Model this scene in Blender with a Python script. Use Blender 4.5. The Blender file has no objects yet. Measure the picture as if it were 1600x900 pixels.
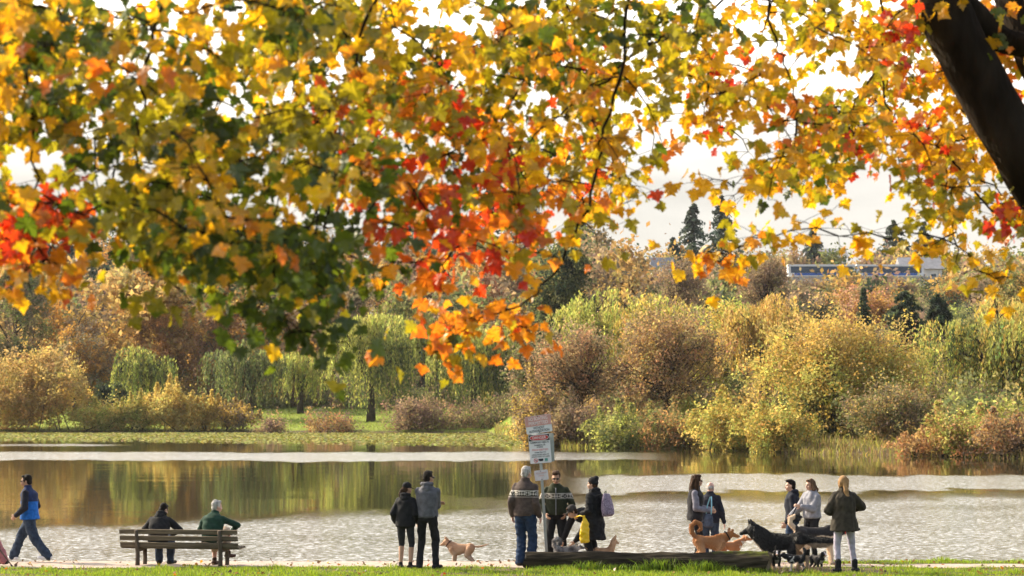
import bpy, bmesh, math, random
import numpy as np
from mathutils import Vector, Matrix, Quaternion

# ------------------------------------------------------------------ camera, sky, sun, exposure
SC = bpy.context.scene
COL = SC.collection
F = 3440.0                       # focal length in pixels of the 1600 px wide photograph
CAMZ = 3.35
HOR = 635.0                      # picture row of the horizon
TH = math.atan((HOR - 450.0) / F)
cam_data = bpy.data.cameras.new('camera')
cam = bpy.data.objects.new('camera', cam_data)
COL.objects.link(cam)
cam.location = (0, 0, CAMZ)
cam.rotation_euler = (math.radians(90) + TH, 0, 0)
cam_data.sensor_width = 36.0
cam_data.lens = F / 1600.0 * 36.0
cam_data.clip_start = 0.1
cam_data.clip_end = 12000
cam_data.dof.use_dof = True
cam_data.dof.focus_distance = 40.5
cam_data.dof.aperture_fstop = 3.8
SC.camera = cam

SUN_EL, SUN_AZ = 32.0, -56.0     # degrees; azimuth from +Y, negative to the left
world = bpy.data.worlds.new('World')
SC.world = world
world.use_nodes = True
wn, wl = world.node_tree.nodes, world.node_tree.links
wn.clear()
w_out = wn.new('ShaderNodeOutputWorld')
w_bg = wn.new('ShaderNodeBackground')
w_sky = wn.new('ShaderNodeTexSky')
w_sky.sky_type = 'NISHITA'
w_sky.sun_disc = False
w_sky.sun_elevation = math.radians(SUN_EL)
w_sky.sun_rotation = math.radians(SUN_AZ)
w_sky.altitude = 30
w_sky.air_density = 1.0
w_sky.dust_density = 3.0
w_sky.ozone_density = 1.0
# thin bright cloud veil over the blue
w_tc = wn.new('ShaderNodeTexCoord')
w_map = wn.new('ShaderNodeMapping'); w_map.inputs['Scale'].default_value = (1.0, 1.0, 3.5)
w_noise = wn.new('ShaderNodeTexNoise')
w_noise.inputs['Scale'].default_value = 2.2; w_noise.inputs['Detail'].default_value = 6
w_ramp = wn.new('ShaderNodeValToRGB')
w_ramp.color_ramp.elements[0].position = 0.32; w_ramp.color_ramp.elements[0].color = (0.75, 0.75, 0.75, 1)
w_ramp.color_ramp.elements[1].position = 0.60; w_ramp.color_ramp.elements[1].color = (0.95, 0.95, 0.95, 1)
w_mix = wn.new('ShaderNodeMixRGB')
w_mix.inputs['Color2'].default_value = (15.0, 14.5, 13.6, 1)
wl.new(w_tc.outputs['Generated'], w_map.inputs['Vector'])
wl.new(w_map.outputs['Vector'], w_noise.inputs['Vector'])
wl.new(w_noise.outputs['Fac'], w_ramp.inputs['Fac'])
# the veil is thickest towards the low sun's side and thins overhead and behind
w_dot = wn.new('ShaderNodeVectorMath'); w_dot.operation = 'DOT_PRODUCT'
w_dot.inputs[1].default_value = (math.sin(math.radians(SUN_AZ * .5)), math.cos(math.radians(SUN_AZ * .5)), 0)
w_sep = wn.new('ShaderNodeSeparateXYZ')
w_side = wn.new('ShaderNodeMapRange'); w_side.interpolation_type = 'SMOOTHSTEP'
w_side.inputs['From Min'].default_value = -0.5; w_side.inputs['From Max'].default_value = 0.75
w_side.inputs['To Min'].default_value = 0.10; w_side.inputs['To Max'].default_value = 1.0
w_elev = wn.new('ShaderNodeMapRange'); w_elev.interpolation_type = 'SMOOTHSTEP'
w_elev.inputs['From Min'].default_value = 0.35; w_elev.inputs['From Max'].default_value = 0.95
w_elev.inputs['To Min'].default_value = 1.0; w_elev.inputs['To Max'].default_value = 0.15
w_m1 = wn.new('ShaderNodeMath'); w_m1.operation = 'MULTIPLY'
w_m2 = wn.new('ShaderNodeMath'); w_m2.operation = 'MULTIPLY'
wl.new(w_tc.outputs['Generated'], w_dot.inputs[0]); wl.new(w_tc.outputs['Generated'], w_sep.inputs[0])
wl.new(w_dot.outputs['Value'], w_side.inputs['Value']); wl.new(w_sep.outputs['Z'], w_elev.inputs['Value'])
wl.new(w_side.outputs[0], w_m1.inputs[0]); wl.new(w_elev.outputs[0], w_m1.inputs[1])
wl.new(w_m1.outputs[0], w_m2.inputs[0]); wl.new(w_ramp.outputs['Color'], w_m2.inputs[1])
wl.new(w_m2.outputs[0], w_mix.inputs['Fac'])
w_low = wn.new('ShaderNodeMapRange'); w_low.interpolation_type = 'SMOOTHSTEP'
w_low.inputs['From Min'].default_value = 0.10; w_low.inputs['From Max'].default_value = 0.22
w_low.inputs['To Min'].default_value = 0.19; w_low.inputs['To Max'].default_value = 1.0
w_cld = wn.new('ShaderNodeTexNoise'); w_cld.inputs['Scale'].default_value = 9; w_cld.inputs['Detail'].default_value = 5
w_cmap = wn.new('ShaderNodeMapping'); w_cmap.inputs['Scale'].default_value = (1, 1, 4)
wl.new(w_tc.outputs['Generated'], w_cmap.inputs['Vector']); wl.new(w_cmap.outputs[0], w_cld.inputs['Vector'])
w_cr = wn.new('ShaderNodeMapRange'); w_cr.inputs['From Min'].default_value = .35; w_cr.inputs['From Max'].default_value = .65; w_cr.inputs['To Min'].default_value = .86; w_cr.inputs['To Max'].default_value = 1.12
wl.new(w_cld.outputs['Fac'], w_cr.inputs['Value'])
w_lm = wn.new('ShaderNodeMath'); w_lm.operation = 'MULTIPLY'
wl.new(w_sep.outputs['Z'], w_low.inputs['Value']); wl.new(w_low.outputs[0], w_lm.inputs[0]); wl.new(w_cr.outputs[0], w_lm.inputs[1])
w_vc = wn.new('ShaderNodeVectorMath'); w_vc.operation = 'SCALE'; w_vc.inputs[0].default_value = (24.5, 23.0, 20.9)
wl.new(w_lm.outputs[0], w_vc.inputs['Scale']); wl.new(w_vc.outputs[0], w_mix.inputs['Color2'])
wl.new(w_sky.outputs['Color'], w_mix.inputs['Color1'])
wl.new(w_mix.outputs['Color'], w_bg.inputs['Color'])
w_bg.inputs['Strength'].default_value = 0.10
wl.new(w_bg.outputs['Background'], w_out.inputs['Surface'])

sun_data = bpy.data.lights.new('sun', 'SUN')
sun_data.energy = 5.0
sun_data.angle = math.radians(0.5)
sun_data.color = (1.0, 0.86, 0.64)
sun = bpy.data.objects.new('sun', sun_data)
COL.objects.link(sun)
_e, _a = math.radians(SUN_EL), math.radians(SUN_AZ)
SUNV = Vector((math.sin(_a) * math.cos(_e), math.cos(_a) * math.cos(_e), math.sin(_e)))
sun.rotation_euler = SUNV.to_track_quat('Z', 'Y').to_euler()

vs = SC.view_settings
vs.view_transform = 'Standard'
vs.look = 'None'
vs.exposure = 1.08
vs.gamma = 1.0
vs.use_curve_mapping = False
SC.render.engine = 'CYCLES'
SC.cycles.use_denoising = True
SC.cycles.max_bounces = 8
SC.cycles.transparent_max_bounces = 8
SC.cycles.sample_clamp_indirect = 6.0

# ------------------------------------------------------------------ helpers
RNG = np.random.default_rng(7)
random.seed(7)

def P(px, py, Y):
    """world point seen at photograph pixel (px, py) at depth Y"""
    cx, cy = (px - 800.0) / F, (450.0 - py) / F
    t = Y / (math.cos(TH) - cy * math.sin(TH))
    return Vector((cx * t, Y, CAMZ + t * (math.sin(TH) + cy * math.cos(TH))))

def XP(px, Y):
    return (px - 800.0) / F * Y

def tag(o, label=None, cat=None, group=None, kind=None):
    if label: o['label'] = label
    if cat: o['category'] = cat
    if group: o['group'] = group
    if kind: o['kind'] = kind
    return o

def empty(name, loc, rz=0.0, scale=1.0):
    o = bpy.data.objects.new(name, None)
    o.empty_display_size = 0.2
    COL.objects.link(o)
    o.location = loc
    o.rotation_euler = (0, 0, rz)
    o.scale = (scale, scale, scale)
    return o

def link(name, mesh, mat=None, parent=None):
    o = bpy.data.objects.new(name, mesh)
    COL.objects.link(o)
    if mat is not None:
        for m in (mat if isinstance(mat, (list, tuple)) else [mat]):
            mesh.materials.append(m)
    if parent is not None:
        o.parent = parent
    return o

def np_mesh(name, verts, faces, cols=None, smooth=False):
    """faces: (M,k) array of equal length faces; cols: (N,3) per vertex"""
    verts = np.asarray(verts, dtype=np.float32); faces = np.asarray(faces, dtype=np.int32)
    me = bpy.data.meshes.new(name)
    me.vertices.add(len(verts)); me.vertices.foreach_set('co', verts.ravel())
    m, k = faces.shape
    me.loops.add(m * k); me.loops.foreach_set('vertex_index', faces.ravel())
    me.polygons.add(m)
    me.polygons.foreach_set('loop_start', np.arange(0, m * k, k, dtype=np.int32))
    me.polygons.foreach_set('use_smooth', np.full(m, smooth, dtype=bool))
    if cols is not None: set_cols(me, cols)
    me.update(calc_edges=True)
    return me

def set_cols(me, cols):
    ca = me.color_attributes.new('col', 'FLOAT_COLOR', 'POINT')
    c4 = np.ones((len(me.vertices), 4), dtype=np.float32); c4[:, :3] = cols
    ca.data.foreach_set('color', c4.ravel())

class MB:
    """collects closed shapes into one mesh"""
    def __init__(s): s.v = []; s.f = []; s.n = 0
    def add(s, v, f):
        s.v.extend([tuple(p) for p in v]); s.f.extend([[i + s.n for i in q] for q in f]); s.n += len(v); return s
    def box(s, c, size, M=None):
        x, y, z = [q / 2 for q in size]
        v = [Vector((a * x, b * y, d * z)) for a in (-1, 1) for b in (-1, 1) for d in (-1, 1)]
        if M is not None: v = [M @ p for p in v]
        v = [p + Vector(c) for p in v]
        return s.add(v, [(0, 1, 3, 2), (4, 6, 7, 5), (0, 4, 5, 1), (2, 3, 7, 6), (0, 2, 6, 4), (1, 5, 7, 3)])
    def ell(s, c, r, M=None, nu=14, nv=9):
        v = [Vector((0, 0, 1))]
        for j in range(1, nv):
            ph = math.pi * j / nv
            for i in range(nu):
                t = 2 * math.pi * i / nu
                v.append(Vector((math.sin(ph) * math.cos(t), math.sin(ph) * math.sin(t), math.cos(ph))))
        v.append(Vector((0, 0, -1)))
        f = []
        for i in range(nu): f.append((0, 1 + i, 1 + (i + 1) % nu))
        for j in range(nv - 2):
            a = 1 + j * nu
            for i in range(nu): f.append((a + i, a + nu + i, a + nu + (i + 1) % nu, a + (i + 1) % nu))
        l = len(v) - 1; a = 1 + (nv - 2) * nu
        for i in range(nu): f.append((l, a + (i + 1) % nu, a + i))
        c = Vector(c); r = Vector(r)
        out = []
        for p in v:
            q = Vector((p.x * r.x, p.y * r.y, p.z * r.z))
            if M is not None: q = M @ q
            out.append(q + c)
        return s.add(out, f)
    def limb(s, p0, p1, r0, r1, n=12):
        p0 = Vector(p0); p1 = Vector(p1); d = (p1 - p0)
        L = d.length
        if L < 1e-6: return s
        d /= L
        a = d.orthogonal().normalized(); b = d.cross(a)
        rings = []
        for k in (70, 40, 15): rings.append((p0 - d * r0 * math.sin(math.radians(k)), r0 * math.cos(math.radians(k))))
        rings.append((p0.lerp(p1, 0.5), (r0 + r1) / 2))
        for k in (15, 40, 70): rings.append((p1 + d * r1 * math.sin(math.radians(k)), r1 * math.cos(math.radians(k))))
        return s.rings([(c, a * r, b * r) for c, r in rings], n, p0 - d * r0, p1 + d * r1)
    def rings(s, rings, n=20, tip0=None, tip1=None):
        """loft through elliptical rings (centre, semi axis a, semi axis b), closed at both ends"""
        v = []; f = []
        for c, a, b in rings:
            for i in range(n):
                t = 2 * math.pi * i / n
                v.append(Vector(c) + Vector(a) * math.cos(t) + Vector(b) * math.sin(t))
        for j in range(len(rings) - 1):
            for i in range(n):
                f.append((j * n + i, j * n + (i + 1) % n, (j + 1) * n + (i + 1) % n, (j + 1) * n + i))
        v.append(Vector(tip0) if tip0 is not None else Vector(rings[0][0]))
        v.append(Vector(tip1) if tip1 is not None else Vector(rings[-1][0]))
        t0, t1 = len(v) - 2, len(v) - 1; l = (len(rings) - 1) * n
        for i in range(n):
            f.append((t0, (i + 1) % n, i)); f.append((t1, l + i, l + (i + 1) % n))
        return s.add(v, f)
    def chain(s, pts, rad, n=10):
        for i in range(len(pts) - 1): s.limb(pts[i], pts[i + 1], rad[i], rad[i + 1], n)
        return s
    def tube(s, pts, rad, n=7):
        pts = [Vector(p) for p in pts]; rr = []
        d0 = (pts[1] - pts[0]).normalized(); a = d0.orthogonal().normalized()
        for i, p in enumerate(pts):
            d = (pts[min(i + 1, len(pts) - 1)] - pts[max(i - 1, 0)]).normalized()
            a = (a - d * a.dot(d)).normalized(); b = d.cross(a)
            rr.append((p, a * rad[i], b * rad[i]))
        return s.rings(rr, n)
    def mesh(s, name, smooth=True):
        me = bpy.data.meshes.new(name)
        me.from_pydata(s.v, [], s.f)
        if smooth: me.polygons.foreach_set('use_smooth', [True] * len(me.polygons))
        me.update()
        return me
    def build(s, name, mat, parent=None, smooth=True):
        return link(name, s.mesh(name, smooth), mat, parent)
    def union(s, name, mat, parent=None, voxel=0.01, smooth=3, folds=0.0, fk=28.0, seed=0, colfn=None):
        """one continuous skin round all the collected shapes"""
        me = s.mesh(name)
        t = bpy.data.objects.new('tmp', me); COL.objects.link(t)
        r = t.modifiers.new('r', 'REMESH'); r.mode = 'VOXEL'; r.voxel_size = voxel; r.adaptivity = 0
        if smooth:
            q = t.modifiers.new('s', 'SMOOTH'); q.factor = 0.5; q.iterations = smooth
        dg = bpy.context.evaluated_depsgraph_get()
        out = bpy.data.meshes.new_from_object(t.evaluated_get(dg))
        bpy.data.objects.remove(t); bpy.data.meshes.remove(me)
        out.name = name
        n = len(out.vertices)
        co = np.empty(n * 3, dtype=np.float32); out.vertices.foreach_get('co', co); co = co.reshape(-1, 3)
        if folds > 0:
            no = np.empty(n * 3, dtype=np.float32); out.vertices.foreach_get('normal', no); no = no.reshape(-1, 3)
            rg = np.random.default_rng(seed + 11)
            h = np.zeros(n)
            for q in range(7):
                k = rg.normal(size=3) * fk * (0.5 + 0.25 * q); k[2] *= 1.25
                h += np.sin(co @ k + rg.uniform(0, 6.28) + 1.5 * np.sin(co @ (rg.normal(size=3) * fk * 0.35))) / (1 + 0.45 * q)
            co = co + no * (h * folds / 2.2)[:, None].astype(np.float32)
            out.vertices.foreach_set('co', co.astype(np.float32).ravel())
        out.polygons.foreach_set('use_smooth', [True] * len(out.polygons))
        if colfn is not None: set_cols(out, colfn(co))
        out.update()
        return link(name, out, mat, parent)

def V(*a): return Vector(a)

# ------------------------------------------------------------------ materials
def new_mat(name):
    m = bpy.data.materials.new(name); m.use_nodes = True
    nt = m.node_tree; nt.nodes.clear()
    out = nt.nodes.new('ShaderNodeOutputMaterial')
    return m, nt, nt.nodes, nt.links, out

def surf(name, col, rough=0.85, var=0.25, scale=12.0, bump=0.0, bscale=60.0, spec=0.3, col2=None, metal=0.0, stretch=(1, 1, 1)):
    m, nt, N, L, out = new_mat(name)
    b = N.new('ShaderNodeBsdfPrincipled'); L.new(b.outputs[0], out.inputs['Surface'])
    b.inputs['Roughness'].default_value = rough; b.inputs['Specular IOR Level'].default_value = spec
    b.inputs['Metallic'].default_value = metal
    tc = N.new('ShaderNodeTexCoord'); mp = N.new('ShaderNodeMapping'); mp.inputs['Scale'].default_value = stretch
    L.new(tc.outputs['Object'], mp.inputs['Vector'])
    nz = N.new('ShaderNodeTexNoise'); nz.inputs['Scale'].default_value = scale; nz.inputs['Detail'].default_value = 5
    L.new(mp.outputs[0], nz.inputs['Vector'])
    rp = N.new('ShaderNodeValToRGB')
    c2 = col2 if col2 is not None else tuple(c * (1 + var) for c in col)
    c1 = tuple(c * (1 - var) for c in col) if col2 is None else col
    rp.color_ramp.elements[0].position = 0.33; rp.color_ramp.elements[0].color = (*c1, 1)
    rp.color_ramp.elements[1].position = 0.67; rp.color_ramp.elements[1].color = (*c2, 1)
    L.new(nz.outputs['Fac'], rp.inputs['Fac']); L.new(rp.outputs['Color'], b.inputs['Base Color'])
    if bump > 0:
        n2 = N.new('ShaderNodeTexNoise'); n2.inputs['Scale'].default_value = bscale; n2.inputs['Detail'].default_value = 4
        L.new(mp.outputs[0], n2.inputs['Vector'])
        bp = N.new('ShaderNodeBump'); bp.inputs['Strength'].default_value = bump; bp.inputs['Distance'].default_value = 0.02
        L.new(n2.outputs['Fac'], bp.inputs['Height']); L.new(bp.outputs[0], b.inputs['Normal'])
    return m

def leaf_mat(name, transl=0.5, rough=0.6, gloss=0.04, tint=(1, 1, 1), boost=1.0):
    """leaf pigment from the mesh's own colours; light passes through"""
    m, nt, N, L, out = new_mat(name)
    at = N.new('ShaderNodeAttribute'); at.attribute_name = 'col'
    d = N.new('ShaderNodeBsdfDiffuse'); t = N.new('ShaderNodeBsdfTranslucent'); g = N.new('ShaderNodeBsdfGlossy')
    g.inputs['Roughness'].default_value = rough
    mx = N.new('ShaderNodeMixShader'); mx.inputs[0].default_value = transl
    m2 = N.new('ShaderNodeMixShader'); m2.inputs[0].default_value = gloss
    tm = N.new('ShaderNodeMixRGB'); tm.blend_type = 'MULTIPLY'; tm.inputs[0].default_value = 1.0
    tm.inputs[2].default_value = (*[c * boost for c in tint], 1)
    L.new(at.outputs['Color'], d.inputs['Color']); L.new(at.outputs['Color'], tm.inputs[1]); L.new(tm.outputs[0], t.inputs['Color'])
    L.new(d.outputs[0], mx.inputs[1]); L.new(t.outputs[0], mx.inputs[2])
    L.new(mx.outputs[0], m2.inputs[1]); L.new(g.outputs[0], m2.inputs[2]); L.new(m2.outputs[0], out.inputs['Surface'])
    return m

def attr_mat(name, rough=0.85, spec=0.2):
    m, nt, N, L, out = new_mat(name)
    b = N.new('ShaderNodeBsdfPrincipled'); L.new(b.outputs[0], out.inputs['Surface'])
    at = N.new('ShaderNodeAttribute'); at.attribute_name = 'col'
    b.inputs['Roughness'].default_value = rough; b.inputs['Specular IOR Level'].default_value = spec
    L.new(at.outputs['Color'], b.inputs['Base Color'])
    return m

M_LEAF = leaf_mat('maple_leaf', 0.62, 0.45, 0.05, boost=1.0)
M_FARLEAF = leaf_mat('far_foliage', 0.5, 0.7, 0.02, boost=1.15)
M_GRASS = leaf_mat('grass_blade', 0.5, 0.5, 0.03)
M_FUR = attr_mat('fur', 0.75, 0.25)
M_FURHAIR = leaf_mat('fur_hair', 0.3, 0.5, 0.05)
M_BARK = surf('bark', (0.022, 0.017, 0.013), 0.95, 0.5, 6, 0.9, 25, 0.05, stretch=(1, 1, .3))
M_FARBARK = surf('far_bark', (0.06, 0.045, 0.035), 0.95, 0.3, 2, spec=0.1)

# ------------------------------------------------------------------ terrain
SHX = np.array([-400, -65, -33, -3.0, 1.2, 4.2, 15.4, 20.7, 26.5, 33.0, 60, 400.])
SHY = np.array([281, 281, 281, 270, 225, 183, 177, 158, 152, 142, 128, 120.])
def shore(x): return np.interp(x, SHX, SHY)
NEAR_Y = np.array([-200, -50, 0, 20, 34, 38, 40.4, 42.5, 42.8, 43.5, 44.4, 47, 60, 5000])
NEAR_Z = np.array([6, 3.0, 1.75, .98, .5, .43, .42, .375, .33, .16, 0.0, -.3, -1.5, -1.5])
FAR_D = np.array([-40, -6, 0, 3, 15, 30, 60, 120, 250, 420, 650, 1500, 6000])
FAR_Z = np.array([-1.5, -.5, 0, .45, .95, 2.0, 3.6, 9.0, 23, 33, 36, 38, 38])
def wob(x, y, s=0):
    return (np.sin(x * 1.9 + y * 1.3 + s) + np.sin(x * 4.3 - y * 3.1 + 1.7 + s) * .6 + np.sin(x * 0.7 + 2 * np.sin(y * .9) + s) * .8 + np.sin(x * 8.7 + y * 7.1) * .35) / 2.4
def gz(x, y):
    x = np.asarray(x, dtype=float); y = np.asarray(y, dtype=float)
    n = np.interp(y, NEAR_Y, NEAR_Z); f = np.interp(y - shore(x), FAR_D, FAR_Z)
    z = np.where(y < 90, n, f)
    z = np.where((y > 30) & (y < 43.2), z + wob(x, y) * 0.012, z)
    z = np.where(y - shore(x) > 4, z + wob(x * .12, y * .12) * .15, z)
    side = np.clip((np.abs(x) - 260) / 60, 0, 1)          # lake ends well outside the frame
    z = np.where((y > 44) & (y - shore(x) < 6), z * (1 - side) + side * 1.2, z)
    return z
def G(x, y): return float(gz(x, y))

xs = np.concatenate([np.array([-5000, -3000, -1500, -800, -500, -320, -260, -200, -150, -110, -90, -75]), np.arange(-66, -14, 2.0), np.arange(-14, 14, .25), np.arange(14, 67, 1.5), np.array([75, 90, 110, 150, 200, 260, 320, 500, 800, 1500, 3000, 5000])])
ys = np.concatenate([np.array([-1000, -300, -100, -50]), np.arange(-30, 34, 4.0), np.arange(34, 46, .12), np.arange(46, 60, 1.5), np.arange(60, 120, 10), np.arange(120, 300, 2.0), np.arange(300, 420, 6.0), np.arange(420, 900, 25.0), np.array([1000, 1300, 1700, 2300, 3500, 6000, 9000])])
gx, gy = np.meshgrid(xs, ys)
gv = np.stack([gx, gy, gz(gx, gy)], -1).reshape(-1, 3)
nx, ny = len(xs), len(ys)
ii = (np.arange(ny - 1)[:, None] * nx + np.arange(nx - 1)[None, :]).ravel()
gf = np.stack([ii, ii + 1, ii + nx + 1, ii + nx], -1)
def ground_cols(p):
    x, y = p[:, 0], p[:, 1]
    d = y - shore(x)
    c = np.empty((len(p), 3))
    c[:] = (.06, .085, .018)                                   # lawn
    worn = (y > 36) & (y < 43) & (np.sin(x * 1.1 + 1.7 * np.sin(y * 2.1)) * np.sin(x * .37 + y * 1.9 + 1) + .35 * np.sin(x * 4.3 + y * 5) > .55)
    c[worn] = (.10, .075, .045)
    c[(y > 36) & (y < 43) & (np.hypot((x - 5.3) / 1.6, (y - 39.6) / .7) < 1)] = (.065, .048, .03)
    bed = (y > 42.7) & (d < 0); c[bed] = (.10, .08, .055)
    far = (y > 100) & (d >= 0)
    mud = far & (d < 2.0); c[mud] = (.09, .07, .04)
    mead = far & (d >= 2.0) & (d < 60) & (x < 0); c[mead] = (.19, .25, .04)
    bank = far & (d >= 2.0) & (d < 60) & (x >= 0); c[bank] = (.14, .13, .04)
    hill = far & (d >= 60); c[hill] = (.12, .10, .055)
    return c
gm = np_mesh('ground', gv, gf, ground_cols(gv), True)
def ground_material():
    m, nt, N, L, out = new_mat('ground')
    b = N.new('ShaderNodeBsdfPrincipled'); L.new(b.outputs[0], out.inputs['Surface'])
    b.inputs['Roughness'].default_value = 0.95; b.inputs['Specular IOR Level'].default_value = 0.1
    at = N.new('ShaderNodeAttribute'); at.attribute_name = 'col'
    tc = N.new('ShaderNodeTexCoord'); nz = N.new('ShaderNodeTexNoise'); nz.inputs['Scale'].default_value = 1.7; nz.inputs['Detail'].default_value = 8
    L.new(tc.outputs['Object'], nz.inputs['Vector'])
    rp = N.new('ShaderNodeValToRGB'); rp.color_ramp.elements[0].position = .3; rp.color_ramp.elements[0].color = (.55, .5, .45, 1)
    rp.color_ramp.elements[1].position = .7; rp.color_ramp.elements[1].color = (1.3, 1.25, 1.1, 1)
    mx = N.new('ShaderNodeMixRGB'); mx.blend_type = 'MULTIPLY'; mx.inputs[0].default_value = 1
    L.new(nz.outputs['Fac'], rp.inputs['Fac']); L.new(at.outputs['Color'], mx.inputs[1]); L.new(rp.outputs[0], mx.inputs[2]); L.new(mx.outputs[0], b.inputs['Base Color'])
    return m
tag(link('ground', gm, ground_material()), 'grassy lake banks rising to a wooded hill', 'ground', kind='structure')

# gravel path along the water
def path_near(x): return 40.25 - .12 * np.sin(x * .55) - .08 * np.sin(x * 1.7 + 1) - np.clip((x - 5.5) / 3, 0, 1) * .1
def path_far(x): return 42.52 + .06 * np.sin(x * .8 + 2) - np.clip((x - 4.6) / 1.4, 0, 1) * 1.1
px_ = np.concatenate([np.arange(-80, -14, 2.), np.arange(-14, 14, .2), np.arange(14, 80, 2.)]); tt = np.linspace(0, 1, 14)
pv = []
for t_ in tt:
    yy = path_near(px_) * (1 - t_) + path_far(px_) * t_
    pv.append(np.stack([px_, yy, gz(px_, yy) + .008], -1))
pv = np.array(pv).reshape(-1, 3); k_ = len(px_)
ii = (np.arange(len(tt) - 1)[:, None] * k_ + np.arange(k_ - 1)[None, :]).ravel()
M_PATH = surf('path_gravel', (.30, .235, .19), .95, 0, 9, .5, 90, .15, col2=(.44, .36, .30))
tag(link('path', np_mesh('path', pv, np.stack([ii, ii + 1, ii + k_ + 1, ii + k_], -1), None, True), M_PATH), 'pale gravel path running along the near lake shore', 'path', kind='structure')

# ------------------------------------------------------------------ lake
wx = np.concatenate([np.array([-330, -250, -180, -130, -95]), np.arange(-80, 81, .7), np.array([95, 130, 180, 250, 330])])
wy = np.concatenate([np.arange(42, 110, .7), np.arange(110, 300, 1.6)])
wX, wY = np.meshgrid(wx, wy)
def sst(a, b, v):
    t = np.clip((v - a) / (b - a), 0, 1); return t * t * (3 - 2 * t)
def ripple(x, y):
    """how far the wind has roughened the lake at a point, 0 to 1"""
    px = 800 + F * x / y; q = HOR + F * CAMZ / y                 # plan position written in sight-line terms of the lake's length
    w = 2.2 * np.sin(x * .21 + y * .05) + 1.6 * np.sin(x * .53 - y * .11 + 1) + 1.0 * np.sin(x * 1.3 + y * .3) + 1.5 * np.sin(x * 2.3 + 1.1 * np.sin(y * .5)) * np.sin(x * .31 + y * .2) + 1.2 * np.sin(x * 3.9 - y * .8) * np.sin(x * .17 + 2)
    q = q + w * np.clip((q - 690) / 60, .15, 1.6)
    edge = np.interp(px, [0, 250, 420, 560, 700, 800, 1000, 1600], [824, 824, 812, 802, 796, 790, 782, 782])
    near = sst(edge - 9, edge + 12, q)
    far = sst(705, 708.5, q) * (1 - sst(718, 720.5, q)) * (1 - sst(900, 1100, px))
    mid = sst(740, 745, q) * (1 - sst(765, 770, q)) * sst(840, 980, px)
    mid2 = .45 * sst(770, 774, q) * (1 - sst(788, 792, q)) * sst(640, 760, px)
    thin = .8 * sst(693.5, 694.5, q) * (1 - sst(696.5, 697.5, q)) * (1 - sst(120, 230, px))
    return np.clip(near * (1 + .18 * np.sin(x * .35 + 2 * np.sin(y * .22)) * np.sin(y * .6 + x * .1)) + 2.6 * far + 1.6 * mid + mid2 + 2 * thin, 0, 2.7)
wv = np.stack([wX, wY, np.zeros_like(wX)], -1).reshape(-1, 3)
rp_ = ripple(wv[:, 0], wv[:, 1])
k_ = len(wx); ii = (np.arange(len(wy) - 1)[:, None] * k_ + np.arange(k_ - 1)[None, :]).ravel()
wm = np_mesh('lake', wv, np.stack([ii, ii + 1, ii + k_ + 1, ii + k_], -1), np.repeat(rp_[:, None], 3, 1), True)
def water_material():
    m, nt, N, L, out = new_mat('lake_water')
    b = N.new('ShaderNodeBsdfPrincipled'); L.new(b.outputs[0], out.inputs['Surface'])
    b.inputs['Base Color'].default_value = (.035, .032, .014, 1)
    b.inputs['IOR'].default_value = 1.33; b.inputs['Specular IOR Level'].default_value = .5
    at = N.new('ShaderNodeAttribute'); at.attribute_name = 'col'
    tc = N.new('ShaderNodeTexCoord')
    def noise(sx, sy, det):
        mp = N.new('ShaderNodeMapping'); mp.inputs['Scale'].default_value = (sx, sy, 1)
        L.new(tc.outputs['Object'], mp.inputs['Vector'])
        nz = N.new('ShaderNodeTexNoise'); nz.inputs['Scale'].default_value = 1; nz.inputs['Detail'].default_value = det; nz.inputs['Roughness'].default_value = .6
        L.new(mp.outputs[0], nz.inputs['Vector'])
        s = N.new('ShaderNodeVectorMath'); s.operation = 'SUBTRACT'; s.inputs[1].default_value = (.5, .5, .5)
        L.new(nz.outputs['Color'], s.inputs[0]); return s
    def scl(vec, val=None, sock=None):
        s = N.new('ShaderNodeVectorMath'); s.operation = 'SCALE'; L.new(vec, s.inputs[0])
        if sock is not None: L.new(sock, s.inputs['Scale'])
        else: s.inputs['Scale'].default_value = val
        return s.outputs[0]
    a = noise(8.0, 6.5, 7); c = noise(.16, .5, 3)
    am = N.new('ShaderNodeMapRange'); am.inputs['To Min'].default_value = .018; am.inputs['To Max'].default_value = .36; am.clamp = False
    L.new(at.outputs['Fac'], am.inputs['Value'])
    va = scl(a.outputs[0], sock=am.outputs[0])
    vc = scl(c.outputs[0], .012)
    ad = N.new('ShaderNodeVectorMath'); L.new(va, ad.inputs[0]); L.new(vc, ad.inputs[1])
    fl = N.new('ShaderNodeVectorMath'); fl.operation = 'MULTIPLY'; fl.inputs[1].default_value = (.8, 1, 0); L.new(ad.outputs[0], fl.inputs[0])
    up = N.new('ShaderNodeVectorMath'); up.inputs[1].default_value = (0, 0, 1); L.new(fl.outputs[0], up.inputs[0])
    nm = N.new('ShaderNodeVectorMath'); nm.operation = 'NORMALIZE'; L.new(up.outputs[0], nm.inputs[0])
    L.new(nm.outputs[0], b.inputs['Normal'])
    rr = N.new('ShaderNodeMapRange'); rr.inputs['To Min'].default_value = .03; rr.inputs['To Max'].default_value = .17
    L.new(at.outputs['Fac'], rr.inputs['Value']); L.new(rr.outputs[0], b.inputs['Roughness'])
    return m
tag(link('lake', wm, water_material()), 'calm lake with wind ruffled bright patches', 'lake', kind='structure')

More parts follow.
